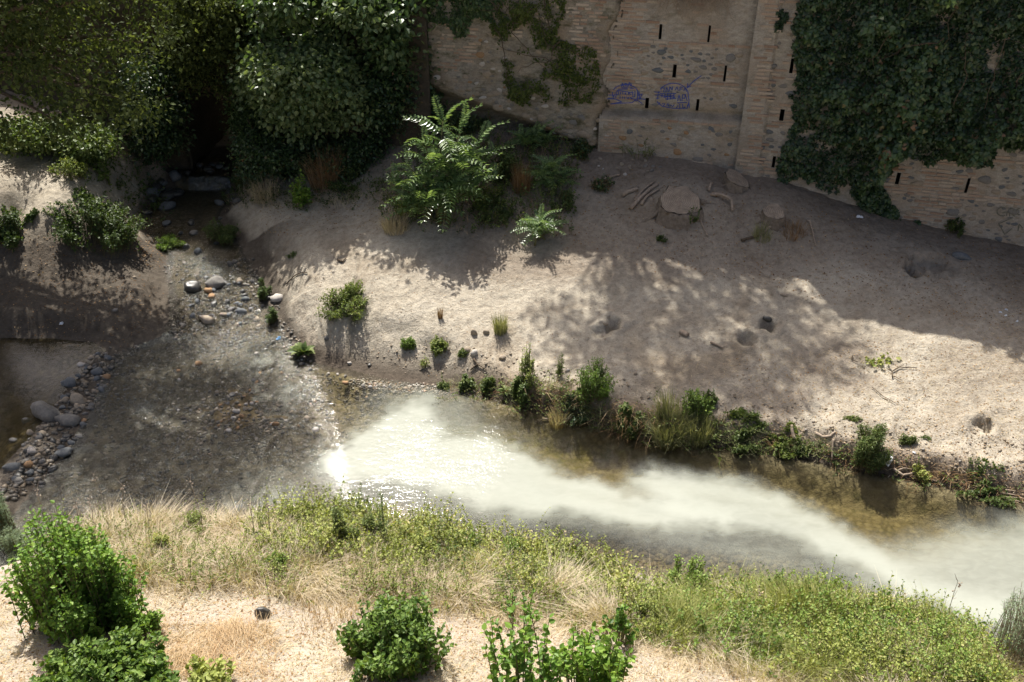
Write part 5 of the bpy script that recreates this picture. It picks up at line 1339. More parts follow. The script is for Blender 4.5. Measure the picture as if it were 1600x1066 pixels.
NEARP = [
 ("bush", "bush", "dense glossy green bush in the left foreground, taller of the two", 150, 1020, 205, 255, dict(mat='bush', leaf=OVAL, size=.07, n=640, m=23, lo=.35, tint=.55, sr=.006, rscale=.8, lobes=20, t0=.05)),
 ("bush", "bush", "lower leafy bush cut by the bottom edge under the dense glossy bush", 172, 1108, 240, 118, dict(mat='bush2', leaf=OVAL, size=.082, n=360, m=14, lo=.5, tint=.3, sr=.006, rscale=.8, lobes=30, t0=.1)),
 ("bush", "bush", "loose outer branches at the right side of the dense glossy bush", 225, 1015, 90, 90, dict(mat='bush', leaf=OVAL, size=.05, n=70, m=14, lo=.5, tint=.6)),
 ("weed", "weed", "broad leaved weed with yellow leaves at the bottom beside the left bushes", 335, 1085, 90, 80, dict(mat='weedband', leaf=OVAL, size=.085, n=26, m=9, lo=.5, tint=.35)),
 ("bush", "bush", "rounded leafy bush at the bottom edge left of centre", 622, 1088, 200, 172, dict(mat='bush2', leaf=OVAL, size=.078, n=330, m=15, lo=.4, tint=.3, sr=.006, rscale=.7, lobes=22, t0=.1)),
 ("shrub", "shrub", "leggy open shrub at the bottom edge, left one of the sparse pair", 815, 1125, 150, 185, dict(mat='bush', leaf=OVAL, size=.1, n=36, m=14, lo=.55, tint=.5, sr=.009, t0=.3)),
 ("shrub", "shrub", "leggy open shrub at the bottom edge, right one of the sparse pair", 920, 1125, 150, 165, dict(mat='bush', leaf=OVAL, size=.095, n=60, m=14, lo=.45, tint=.62, sr=.009, t0=.3)),
 ("sapling", "sapling", "small dark leaved sapling in front of the gap in the near bank weeds", 965, 1020, 60, 80, dict(mat='bush', leaf=OVAL, size=.075, n=16, m=14, lo=.6, tint=.3, sr=.009, t0=.4)),
 ("sapling", "sapling", "spindly sapling with a yellow leaf before the dry grass", 815, 995, 80, 85, dict(mat='bush', leaf=OVAL, size=.06, n=12, m=12, lo=.5, tint=.4, sr=.008, t0=.4)),
 ("weed", "weed", "tall leafy weed rising against the water left of centre, darker left one", 535, 880, 80, 105, dict(mat='bankgreen', leaf=LEAF, size=.045, n=80, m=20, lo=.4, tint=.7, sr=.006)),
 ("weed", "weed", "round bushy weed beside the tall seed spike", 583, 862, 60, 70, dict(mat='bankgreen', leaf=LEAF, size=.045, n=90, m=14, lo=.4, tint=.75)),
 ("weed", "weed", "single tall green seed spike against the milky water", 600, 855, 14, 105, dict(mat='bankgreen', leaf=LEAF, size=.045, n=5, m=26, lo=.85, tint=.7)),
 ("weed", "weed", "arching weed reaching over the clear shallows near the middle", 800, 890, 50, 70, dict(mat='bush2', leaf=LEAF, size=.045, n=40, m=14, lo=.5, tint=.45)),
 ("weed", "weed", "small pale weed at the water edge left of the gap", 890, 900, 44, 50, dict(mat='bush2', leaf=LEAF, size=.042, n=40, m=12, lo=.5, tint=.55)),
 ("weed", "weed", "tall bright weed right of the gap in the near bank", 1068, 950, 80, 110, dict(mat='bush2', leaf=OVAL, size=.045, n=90, m=18, lo=.5, tint=.65)),
 ("weed", "weed", "tall weed standing out of the right hand weeds", 1290, 965, 120, 78, dict(mat='bush2', leaf=OVAL, size=.045, n=120, m=14, lo=.5, tint=.6)),
 ("weed", "weed", "leafy weed by the water left of the tall dark one, in pale flower", 470, 850, 70, 66, dict(mat='weed', leaf=LEAF, size=.042, n=90, m=14, lo=.45, tint=.7)),
 ("weed", "weed", "green weed growing beside the half sunk grey boulder", 408, 845, 44, 60, dict(mat='weed', leaf=LEAF, size=.042, n=50, m=14, lo=.45, tint=.65)),
 ("weed", "weed", "green weeds rising from the dry grass at left of the half sunk boulder", 300, 850, 90, 64, dict(mat='weed', leaf=LEAF, size=.042, n=80, m=13, lo=.45, tint=.5)),
 ("weed", "weed", "upright pale green weed, tallest at the river side of the right hand weeds", 1215, 950, 60, 70, dict(mat='bush2', leaf=OVAL, size=.05, n=50, m=15, lo=.4, tint=0.35)),
 ("weed", "weed", "bushy weed in the middle of the right hand weeds", 1180, 1000, 80, 60, dict(mat='weed', leaf=LEAF, size=.05, n=67, m=15, lo=.4, tint=0.45)),
 ("weed", "weed", "leafy weed low in the right hand weeds near the bottom", 1260, 1045, 90, 60, dict(mat='weedband', leaf=OVAL, size=.05, n=84, m=15, lo=.4, tint=0.55)),
 ("weed", "weed", "bright weed by the water near the end of the right hand weeds", 1400, 985, 90, 70, dict(mat='bush2', leaf=LEAF, size=.05, n=51, m=15, lo=.4, tint=0.65)),
 ("weed", "weed", "weed rising behind the small dark leaved sapling", 1005, 985, 50, 60, dict(mat='weed', leaf=OVAL, size=.05, n=68, m=15, lo=.4, tint=0.35)),
 ("weed", "weed", "weed among pale grass below the right hand weeds", 1430, 1050, 90, 56, dict(mat='weedband', leaf=LEAF, size=.05, n=85, m=15, lo=.4, tint=0.45)),
 ("weed", "weed", "green weed standing in the straw above the black lump", 430, 905, 60, 56, dict(mat='bush2', leaf=OVAL, size=.05, n=52, m=15, lo=.4, tint=0.55)),
 ("weed", "weed", "green weed in the straw left of the rounded leafy bush", 545, 930, 60, 50, dict(mat='weed', leaf=LEAF, size=.05, n=69, m=15, lo=.4, tint=0.65)),
 ("weed", "weed", "pale green weed rising in the mixed grass above the rounded bush", 660, 900, 80, 76, dict(mat='weedband', leaf=OVAL, size=.05, n=86, m=15, lo=.4, tint=0.35)),
 ("weed", "weed", "weed at the upper edge of the mixed grass by clear shallows", 735, 880, 60, 60, dict(mat='bush2', leaf=LEAF, size=.05, n=53, m=15, lo=.4, tint=0.45)),
 ("weed", "weed", "bushy green weed in the mixed grass right of centre", 850, 930, 80, 66, dict(mat='weed', leaf=OVAL, size=.05, n=70, m=15, lo=.4, tint=0.55)),
 ("weed", "weed", "thin weed at the left straw beside the glossy bush", 262, 880, 50, 56, dict(mat='weedband', leaf=LEAF, size=.05, n=87, m=15, lo=.4, tint=0.65)),
]
for nme, cat, lab, u, v, w, h, kw in NEARP: plant(nme, cat, lab, u, v, w, h, **kw)
# feathery grey green shrubs: needles on many fine shoots
NEED = (np.array([(0, 0, 0), (.06, .5, 0), (0, 1, -.05), (-.06, .5, 0)]), np.array([(0, 1, 2), (0, 2, 3)]))
plant("tamarisk", "shrub", "feathery grey green shrub at the left edge beside the stone line, upper tuft", 12, 850, 84, 100, mat='sage', leaf=NEED, size=.07, n=190, m=24, lo=.5, tint=.5)
plant("tamarisk", "shrub", "feathery grey green shrub at the left edge beside the stone line, lower tuft", 28, 885, 76, 84, mat='sage', leaf=NEED, size=.07, n=170, m=24, lo=.5, tint=.55)
plant("tamarisk", "shrub", "tall feathery grey green shrub at the lower right edge before the milky water", 1598, 1090, 190, 250, mat='sage', leaf=NEED, size=.08, n=260, m=30, lo=.4, tint=.45, sr=.007, lobes=12, stemmat='deadwood')
# dry seed stalks standing up against the dark water
def stalk(label, u, v, h, seed, lean=0):
    r = np.random.default_rng(seed); x, y, z = gpt(u, v); k = m_per_px(x, y, z); H = h * k / .8
    root = thing("dry_stalk", label, "dry stalk", (x, y, z)); t = np.linspace(0, 1, 7)[:, None]
    p = np.concatenate([lean * k * t ** 1.5, .05 * t, H * t], 1) + r.normal(size=(7, 3)) * .008
    a = Acc(); tube(a, p, .006, .003, 4)
    for i in range(6):
        s_ = p[2 + i // 2 * 2 if 2 + i // 2 * 2 < 7 else 6]; d = np.array([r.normal() * .5, r.normal() * .5, 1]); L = r.uniform(.05, .13) * H
        tube(a, np.array([s_, s_ + d * L * .5, s_ + d * L]), .003, .002, 3)
        V, F = ICO1; hd = Acc(); 
    obj("stem", a.mesh("stem", M['deadwood']), root)
    hd = Acc(); V, F = ICO1
    for i in range(7):
        c = p[-1] + np.array([r.normal() * .03, r.normal() * .03, r.uniform(-.12, .02)]); hd.add(V * .011 * r.uniform(.7, 1.4) + c, F)
    obj("seed_head", hd.mesh("seed_head", M['deadwood']), root)["kind"] = "stuff"
for i, (u, v, h, ln, lb) in enumerate([(178, 830, 88, -8, "tallest dry seed stalk leaning left above the dense glossy bush"), (200, 832, 72, 10, "branching dry seed stalk just right of the tallest one"), (320, 838, 84, -4, "lone dry seed stalk before the riffle, left of the half sunk boulder"),
    (85, 850, 86, 0, "dry seed stalk rising at the left beside the stone line"), (125, 845, 62, 12, "dry stalk bending right over the dark shallows"), (402, 850, 66, -2, "thin dry stalk before the half sunk boulder, left of a pair"),
    (424, 850, 58, 3, "thin dry stalk before the half sunk boulder, right of a pair"), (152, 840, 60, 2, "short dry seed stalk left of the tallest one"), (235, 838, 54, 6, "short leaning dry stalk among the pale grass tops"), (1475, 985, 80, -3, "bare dead twig standing before the milky water at right"), (1180, 960, 40, 4, "dry tan stalk poking out of the right hand weeds")]):
    stalk(lb, u, v, h, 300 + i, ln)
# ================================================================== gravel, stones, litter
def gravel_mat():
    m, nt, bs = new_mat("mixed_gravel")
    t = attr(nt, "tint"); P = wpos(nt)
    c = ramp(nt, t, [(0, (.06, .055, .045)), (.3, (.13, .115, .09)), (.55, (.22, .17, .11)), (.75, (.24, .22, .19)), (.88, (.3, .17, .08)), (.97, (.45, .42, .37))])
    c = mix(nt, 1.0, c, ramp(nt, noise(nt, 25, 5, .7, P), [(.3, (.75,) * 3), (.7, (1.15,) * 3)]), 'MULTIPLY')
    nt.links.new(c, bs.inputs["Base Color"]); bs.inputs["Roughness"].default_value = .55
    return m
M['gravel'] = gravel_mat()
def gravel(label, P, size, seed, tint=.45, tsd=.25, mat='gravel', name="gravel", flat=.6, sub=ICO1, sink=.25):
    r = np.random.default_rng(seed); n = len(P); acc = Acc()
    V0, F0 = sub; nv = len(V0); tp = [rock_tpl(400 + i, sub, flat)[0] for i in range(6)]
    k = r.integers(6, size=n); a = r.uniform(0, 6.28, n); S = np.broadcast_to(size, (n,))
    V = np.array(tp)[k] * S[:, None, None]
    c, s = np.cos(a)[:, None], np.sin(a)[:, None]
    X = V[..., 0] * c - V[..., 1] * s; Y = V[..., 0] * s + V[..., 1] * c
    V = np.stack([X, Y, V[..., 2]], -1) + P[:, None] + np.array([0, 0, 1])[None, None] * (S * (flat * .5 - sink))[:, None, None]
    F = (F0[None] + (np.arange(n) * nv)[:, None, None]).reshape(-1, 3)
    acc.add(V.reshape(-1, 3), F, np.repeat(np.clip(tint + r.normal(0, tsd, n), 0, 1), nv))
    return tag(obj(name, acc.mesh(name, M[mat], True)), label, "gravel", kind="stuff")
def gsamp(n, poly, seed, nz=8):
    r = np.random.default_rng(seed); u, v = in_poly(n, poly, r, nz); x, y, z = g_at(u, v); return np.stack([x, y, z], -1), r
P_, r_ = gsamp(7500, [(160, 560), (290, 510), (430, 520), (520, 590), (600, 615), (560, 680), (500, 740), (470, 800), (60, 840), (90, 740), (150, 660)], 501)
cl = fbm(P_[:, 0] * 1.1, P_[:, 1] * 1.1, 55, 3); uu, vv = project(P_[:, 0], P_[:, 1], P_[:, 2])
keep = cl + 1.1 * np.exp(-(((uu - 380) / 160) ** 2 + ((vv - 640) / 75) ** 2)) > r_.uniform(-.5, .75, len(P_))
P_ = P_[keep]; gravel("wet pebbles of the shallow riffle", P_, .016 + .04 * r_.random(len(P_)) ** 3, 502, .3, .22)
P_, r_ = gsamp(1300, [(255, 405), (290, 400), (395, 410), (430, 480), (470, 540), (350, 560), (270, 540), (285, 480), (270, 430)], 503)
gravel("pebbles in the side stream above the riffle", P_, .02 + .05 * r_.random(len(P_)) ** 2.5, 504, .25, .2)
P_, r_ = gsamp(900, [(545, 592), (600, 598), (700, 605), (700, 618), (600, 612), (550, 602)], 505, 3)
gravel("pale pebbles along the foot of the clay bank", P_, .012 + .03 * r_.random(len(P_)) ** 2, 506, .7, .25)
P_, r_ = gsamp(2600, [(640, 820), (760, 815), (900, 840), (1100, 850), (1300, 890), (1350, 950), (1150, 930), (960, 900), (800, 860), (680, 840)], 507)
gravel("stones on the bed of the clear shallows", P_, .025 + .07 * r_.random(len(P_)) ** 2.5, 508, .42, .13, sink=.35)
P_, r_ = gsamp(5200, [(380, 330), (700, 370), (1100, 300), (1600, 400), (1700, 780), (1200, 700), (700, 600), (440, 520)], 509)
gravel("small stones and crumbs scattered on the dirt slope", P_, .004 + .016 * r_.random(len(P_)) ** 5, 510, .8, .08)
P_, r_ = gsamp(2200, [(560, 570), (1000, 640), (1500, 735), (1700, 780), (1700, 700), (1400, 660), (1000, 600), (700, 540), (600, 530)], 511)
gravel("clods of dirt along the crumbling bank lip", P_, .01 + .03 * r_.random(len(P_)) ** 3, 512, .55, .06)
P_, r_ = gsamp(2600, [(-50, 880), (400, 920), (900, 970), (1500, 1070), (1500, 1200), (-50, 1200)], 513)
gravel("small stones on the near ground", P_, .005 + .016 * r_.random(len(P_)) ** 3, 514, .75, .12)
P_, r_ = gsamp(500, [(150, 545), (185, 560), (150, 640), (110, 700), (40, 780), (-10, 780), (40, 690), (95, 620), (130, 575)], 515, 2)
gravel("cobble fill of the stone line between pool and riffle", P_, .03 + .05 * r_.random(len(P_)) ** 2, 516, .35, .2)
# dead leaves, twigs and straw crumbs
def litter(label, poly, n, size, seed, mat='dryleaf', tint=.5, leaf=LEAF, kind_name="leaf_litter"):
    P_, r = gsamp(n, poly, seed); n = len(P_); acc = Acc(); d = r.normal(size=(n, 3)) * [1, 1, .15]; nr = r.normal(size=(n, 3)) * .35 + [0, 0, 1]
    scatter(acc, leaf, P_ + [0, 0, .006], frames(d, nr), size * r.uniform(.4, 1.3, n), np.clip(tint + r.normal(0, .25, n), 0, 1))
    tag(obj(kind_name, acc.mesh(kind_name, M[mat])), label, "leaf litter", kind="stuff")
litter("dead leaves and bits in the shade below the wall", [(640, 330), (900, 250), (1150, 275), (1400, 350), (1640, 400), (1640, 520), (1300, 470), (900, 390), (700, 360)], 5200, .035, 520, tint=.45)
litter("dead leaves over the right hand end of the dirt slope", [(1150, 560), (1640, 500), (1700, 780), (1400, 740), (1200, 690)], 4200, .026, 521, tint=.78)
litter("dead leaves thinly spread on the sunlit slope", [(450, 380), (900, 400), (1250, 520), (1200, 680), (700, 590), (480, 540)], 1500, .022, 522, tint=.7)
litter("dry crumbs and leaves over the near ground", [(-60, 880), (400, 915), (900, 965), (1500, 1060), (1600, 1250), (-60, 1250)], 16000, .03, 523, tint=.72)
litter("long straws lying flat over the near ground", [(-60, 880), (400, 915), (900, 965), (1500, 1060), (1600, 1250), (-60, 1250)], 14000, .12, 526, "straw", .6, (np.array([(0, 0, 0), (.025, .5, .02), (0, 1, 0), (-.025, .5, .02)]), np.array([(0, 1, 2), (0, 2, 3)])), "straw_litter")
litter("dead leaves on the banks of the side stream", [(180, 260), (260, 290), (250, 420), (200, 400)], 900, .035, 527, tint=.5)
litter("dead leaves on the shaded crest right of the side stream", [(350, 300), (640, 250), (660, 350), (430, 370)], 1600, .035, 528, tint=.5)
litter("dead leaves on the dark left bank", [(-60, 330), (220, 400), (260, 500), (200, 545), (-60, 530)], 1500, .03, 524, tint=.4)
NEEDL = (np.array([(0, 0, 0), (.03, .5, .02), (0, 1, 0), (-.03, .5, .02)]), np.array([(0, 1, 2), (0, 2, 3)]))
litter("straw and fine twigs lying on the right of the slope", [(1000, 560), (1640, 480), (1700, 780), (1400, 745), (1050, 660)], 3600, .09, 525, 'straw', .5, NEEDL, "straw_litter")

# ---- individual stones (label, u, v, width px, height px, colour, flatness)
STN = [
 ("largest grey boulder leaning into the dark pool", 72, 636, 54, 42, 0, .62), ("long grey boulder just below the largest one in the stone line", 107, 651, 46, 28, 0, .5), ("tan grey boulder right of the largest one in the stone line", 122, 620, 36, 30, 1, .7),
 ("dark blue boulder at the top of the stone line beside the pool", 108, 594, 28, 24, 2, .7), ("small buff stone wedged above the long grey boulder", 103, 622, 16, 18, 1, .8), ("round pale stone low in the stone line", 50, 701, 20, 19, 4, .8),
 ("orange brown stone below the round pale one", 45, 722, 20, 14, 3, .6), ("whitish wet stone at the pool side of the stone line", 127, 568, 16, 10, 4, .6), ("dark oval stone near the upper end of the stone line", 151, 577, 22, 17, 2, .7),
 ("ochre stone on the riffle side of the stone line", 167, 587, 17, 12, 3, .6), ("dark flat slab on the riffle side of the long boulder", 96, 700, 44, 28, 2, .3), ("flat grey stone under the largest boulder", 42, 655, 20, 12, 0, .5),
 ("grey stone left of the round pale one", 22, 686, 18, 10, 0, .5), ("dark slate stone at the lower left of the stone line", 20, 727, 32, 16, 2, .5), ("pinkish stone above the round pale one", 47, 674, 17, 13, 1, .7), ("grey cobble between the pinkish and dark slab stones", 62, 682, 15, 12, 0, .7),
 ("half sunk blue grey boulder at the near bank of the riffle", 372, 797, 36, 30, 2, .75), ("dark rock just upstream of the half sunk boulder", 395, 805, 24, 12, 5, .4),
 ("long grey boulder lying across the side stream", 339, 440, 42, 18, 0, .5), ("orange brown stone below the boulder lying across the side stream", 326, 452, 16, 16, 3, .7), ("yellowish stone under the orange brown one in the side stream", 330, 462, 14, 10, 3, .6), ("small tan stone right of the boulder across the side stream", 375, 440, 13, 10, 1, .7),
 ("dark blue stone in the middle of the side stream", 383, 466, 20, 10, 2, .5), ("dark blue stone lower down the side stream", 377, 486, 20, 14, 2, .6), ("brown flat stone among the side stream cobbles", 350, 492, 16, 10, 1, .5), ("buff boulder on the left side of the stream cobbles", 325, 500, 30, 13, 1, .5),
 ("wet dark rock at the left foot of the stream step", 300, 445, 40, 22, 5, .6), ("pale rock on the grassy corner of the bank", 433, 463, 26, 14, 4, .6), ("grey rounded stone at the glint in the upper stream", 303, 363, 18, 12, 0, .6), ("dark flat stone left of the upper stream glint", 228, 330, 24, 10, 5, .4),
 ("grey stone alone on the slope above the broad leaved plant", 510, 527, 10, 8, 0, .7), ("white stone in the brown clay by the water", 546, 566, 8, 8, 4, .8), ("dark round hollow stone in the brown clay by the water", 577, 569, 8, 7, 5, .8),
 ("pale stone at the tip of the clay bank", 579, 605, 9, 11, 4, .8), ("white pebble left of centre on the pale pebble strip", 600, 603, 8, 6, 4, .6), ("brown pebble at the right of the pale pebble strip", 634, 607, 10, 6, 1, .6),
 ("upright wedge shaped rock on the slope below the fine grass tuft", 741, 517, 12, 16, 1, 1.1), ("small rock right of the upright wedge shaped one", 760, 518, 12, 8, 1, .8), ("flat rock casting a shadow, upper of the two lying rocks", 730, 545, 16, 10, 1, .7), ("pale flat rock, lower of the two lying rocks", 741, 549, 14, 12, 4, .8),
 ("small dark edged rock above the bank weeds", 785, 557, 14, 9, 1, .7), ("white stone on the lip right of the slender upright weed", 888, 577, 8, 7, 4, .7), ("small rock on the shaded slope above the bank lip", 993, 583, 8, 7, 1, .8),
 ("largest pale stone of the gravel bar", 369, 640, 14, 11, 4, .6), ("grey stone at the upper left of the gravel bar", 362, 615, 13, 9, 0, .6), ("white stone at the lower left of the gravel bar", 358, 671, 12, 8, 4, .6), ("white stone right of the largest pale one on the gravel bar", 384, 630, 10, 7, 4, .6),
 ("pale stone below the largest pale one on the gravel bar", 365, 652, 11, 7, 4, .6), ("reddish stone right of the largest pale one on the gravel bar", 378, 649, 11, 8, 3, .6), ("rust red stone on the right of the gravel bar", 431, 661, 14, 10, 3, .6), ("brown stone in the water right of the gravel bar", 480, 655, 15, 9, 1, .6),
 ("tan stone alone in the water before the milky plume", 494, 676, 14, 8, 4, .6), ("grey stone near the top of the gravel bar", 401, 553, 9, 6, 4, .6), ("grey stone high on the gravel bar toward the bank", 397, 593, 11, 8, 0, .6), ("ochre stone by the white ripples left of the bar", 311, 568, 16, 8, 3, .5), ("brown rock near the clay bank end of the riffle", 540, 600, 12, 16, 3, .6),
 ("dark submerged rock standing in the clear shallows", 912, 818, 26, 26, 5, .9), ("dull submerged slab left of the standing dark rock", 815, 812, 36, 18, 5, .5), ("flat submerged stone beside the standing dark rock", 885, 820, 30, 10, 1, .3),
 ("charred looking dark lump lying on the near ground", 410, 954, 28, 24, 5, .8), ("blue grey boulder half buried below the wall at right", 1502, 396, 34, 22, 2, .45), ("pale stone on the dirt right of the fallen log piece", 1225, 460, 14, 6, 1, .4),
 ("small brown stone on the dark left bank", 210, 432, 9, 6, 1, .6), ("flat stone on the dark left bank nearer the pool", 180, 483, 12, 7, 0, .5), ("pale stone in the crook of the path end", 40, 545, 8, 5, 4, .5),
]
SKIP_BURY = {"pale stone in the crook of the path end"}
r_ = np.random.default_rng(77)
for i, (lab, u, v, w, h, c, fl) in enumerate(STN):
    if lab in SKIP_BURY: continue
    x, y, z = gpt(u, v + h * .3); k = m_per_px(x, y, z); R = w * k / 2
    o = bpy.data.objects.new("boulder" if w > 22 else "stone", rock_mesh(int(i % 12), c, fl, ICO3 if w > 26 else ICO2, 'f' if w > 26 else ''))
    if w <= 22 and v < 700 and 'submerged' not in lab: pass
    lev = float(Lvl(y, x)) if 'submerged' not in lab else -9
    hz = max(fl * R * .35, 0)
    o.location = (x, y, max(z, lev - .02 if z < lev else z) + hz * .6); o.scale = (R, R * 1.0, R * (1.25 if h > w * .7 else 1)); o.rotation_euler = (r_.uniform(-.15, .15), r_.uniform(-.15, .15), r_.uniform(-.35, .35))
    link(o); tag(o, lab, "boulder" if w > 22 else "stone")
# look-alike cobbles
def cobbles(group, label, poly, n, lo, hi, cols, seed):
    r = np.random.default_rng(seed); u, v = in_poly(n, poly, r, 1); x, y, z = g_at(u, v)
    for a, b, c in zip(x, y, z):
        s = r.uniform(lo, hi); o = bpy.data.objects.new("cobble", rock_mesh(int(r.integers(12)), int(r.choice(cols)), .6))
        lev = float(Lvl(b, a)); o.location = (a, b, max(c, lev - .02) + s * .12); o.scale = (s, s, s); o.rotation_euler = (r.uniform(-.2, .2), r.uniform(-.2, .2), r.uniform(0, 6.28)); link(o)
        cn = {0: "grey", 1: "buff", 2: "blue grey", 3: "rusty", 4: "pale", 5: "dark wet"}[int(M['stones'].index(o.data.materials[0]))]
        pu, pv = project(a, b, c); q = (pv - min(p[1] for p in poly)) / (max(p[1] for p in poly) - min(p[1] for p in poly))
        wz = "upper end" if q < .33 else "middle" if q < .66 else "lower end"
        tag(o, "%s %s cobble, %s of %s" % ("larger" if s > (lo + hi) / 2 else "smaller", cn, wz, label), "cobble", group)
cobbles("cobbles in the stone line", "the stone line beside the dark pool", [(150, 548), (182, 560), (150, 640), (112, 705), (45, 785), (0, 770), (35, 700), (90, 625), (128, 580)], 85, .05, .1, (0, 5, 1, 2, 5, 5), 601)
cobbles("cobbles in the side stream", "the side stream's stony step", [(290, 440), (345, 425), (400, 435), (430, 480), (420, 510), (340, 515), (285, 505), (300, 470)], 40, .04, .09, (0, 2, 5, 5, 1, 5), 602)
cobbles("stones on the gravel bar", "the riffle's gravel bar", [(250, 580), (400, 560), (520, 600), (480, 670), (400, 690), (280, 660)], 70, .025, .05, (0, 1, 3, 4, 1), 603)
cobbles("stones at the wall foot", "the stones fallen under the crack", [(935, 245), (1000, 250), (1040, 262), (980, 278), (930, 262)], 16, .03, .07, (1, 4, 0), 604)

cobbles("boulders in the side stream", "the side stream's rocky bed", [(250, 330), (270, 400), (275, 470), (290, 520), (340, 520), (420, 500), (400, 440), (370, 410), (352, 340), (320, 330)], 20, .06, .13, (5, 5, 2), 605)
cobbles("rocks beside the cascade", "the rocks below the tunnel mouth", [(240, 285), (275, 262), (292, 262), (292, 300), (262, 330), (235, 340)], 14, .12, .26, (5, 5, 2), 606)
cobbles("rocks right of the cascade", "the rocks right of the small cascade", [(335, 262), (365, 270), (372, 320), (345, 330), (338, 300)], 10, .1, .22, (5, 5, 2), 607)
cobbles("rocks on the cascade lip", "the lip of the small cascade", [(292, 262), (336, 262), (336, 280), (292, 280)], 8, .1, .16, (5, 5), 608)
cobbles("stones along the clay bank", "the stones along the foot of the clay bank", [(470, 560), (540, 590), (600, 603), (680, 612), (620, 612), (540, 604), (470, 575)], 22, .03, .07, (4, 1, 0, 5), 609)
# ---- tree stumps
def wood_cut_mat():
    m, nt, bs = new_mat("sawn_wood")
    tc = nd(nt, "ShaderNodeTexCoord").outputs["Object"]
    w = nd(nt, "ShaderNodeTexWave", wave_type='RINGS', rings_direction='Z'); w.inputs["Scale"].default_value = 9; w.inputs["Distortion"].default_value = 4; w.inputs["Detail"].default_value = 4
    nt.links.new(tc, w.inputs["Vector"])
    c = mix(nt, .35, ramp(nt, noise(nt, 7, 6, .7, tc), [(.35, (.17, .13, .095)), (.65, (.34, .275, .205))]), ramp(nt, w.outputs[0], [(0, (.16, .12, .08)), (1, (.42, .34, .25))]))
    nt.links.new(c, bs.inputs["Base Color"]); bs.inputs["Roughness"].default_value = .9
    bump(nt, noise(nt, 30, 5, .7, tc), .4, .01, bs); return m
M['sawn'] = wood_cut_mat()
M['stumpbark'] = plain_mat('dusty_stump_bark', (.13, .105, .08), (.27, .22, .17), 16, bmp=.9, bd=.02)
def stump(label, u, v, w, hm, tilt, roll, seed, roots=3, notch=True):
    """u,v = centre of the sawn face"""
    r = np.random.default_rng(seed); x, y, z = gpt(u, v + 14); k = m_per_px(x, y, z); R = w * k / 2
    root = thing("tree_stump", label, "tree stump", (x, y, z)); n = 28; th = np.linspace(0, 2 * math.pi, n, endpoint=False)
    prof = 1 + .03 * np.sin(13 * th) + .08 * np.sin(3 * th + seed) + .05 * np.sin(7 * th) + (-.28 * np.exp(-((th - 1.7) / .16) ** 2) if notch else 0)
    Rm = Matrix.Rotation(tilt, 3, 'X') @ Matrix.Rotation(roll, 3, 'Y'); Rn = np.array(Rm)
    top = np.stack([prof * R * np.cos(th), prof * R * np.sin(th), 0 * th], -1) @ Rn.T + [0, 0, hm]
    rings = []
    for q, (f, hh) in enumerate([(1, 1.0), (1.03, .8), (1.05, .5), (1.12, .1), (1.3, -.5)]):
        ridge = 1 + (.05 + .1 * (f - 1)) * np.sin(9 * th + q * .2) + .03 * r.normal(size=n)
        rings.append(top * [f, f, 0] * ridge[:, None] + np.c_[np.zeros((n, 2)), (top[:, 2] if hh == 1 else top[:, 2] * hh - (.02 if hh > .2 else .12 if hh > 0 else .55))])
    V = np.concatenate([rings[0] - [0, 0, .01]] + rings[1:]); Q = []
    for q in range(4):
        for i in range(n): j = (i + 1) % n; Q.append((q * n + j, q * n + i, (q + 1) * n + i, (q + 1) * n + j))
    obj("bark_side", mesh_np("bark_side", V, np.array(Q), M["stumpbark"], True), root)
    Vt, F = [top * .985], []
    for q in (.66, .33): Vt.append((top - [0, 0, hm]) * q + [0, 0, hm] + r.normal(size=(n, 3)) * [.004, .004, .006])
    Vt.append(np.array([[0, 0, hm]])); Vt = np.concatenate(Vt)
    for q in range(2):
        for i in range(n): j = (i + 1) % n; F.append((q * n + i, q * n + j, (q + 1) * n + j, (q + 1) * n + i))
    obj("cut_face", mesh_np("cut_face", Vt, [np.array(F), np.array([(2 * n + i, 2 * n + (i + 1) % n, 3 * n) for i in range(n)])], M['sawn']), root)
    for i in range(roots):
        a = r.choice([r.uniform(-.5, .3), r.uniform(2.8, 3.6)]); L = R * r.uniform(1.0, 1.8); t = np.linspace(0, 1, 8)
        px_ = x + (R * .9 + L * t) * math.cos(a) + .05 * np.sin(t * 6 + i); py_ = y + (R * .9 + L * t) * math.sin(a)
        pz = gz(px_, py_) + .02 - .07 * t - z; pz = pz * (sstep(-.1, .4, t)) + (hm * .35) * (1 - sstep(-.1, .4, t))
        ac = Acc(); tube(ac, np.stack([px_ - x, py_ - y, pz], -1), .05 * R / .4, .012, 6); obj("root", ac.mesh("root", M['stumpbark'], True), root)
stump("big sawn tree stump with a notch in its rim, on the mound below the wall", 1062, 306, 62, .1, math.radians(24), .05, 3)
stump("small round sawn stump right of the big notched one", 1208, 326, 33, .13, math.radians(22), 0, 4, 2, False)
stump("weathered stump cut at a slant against the brick pilaster", 1150, 276, 42, .16, math.radians(14), .42, 9, 2, False)

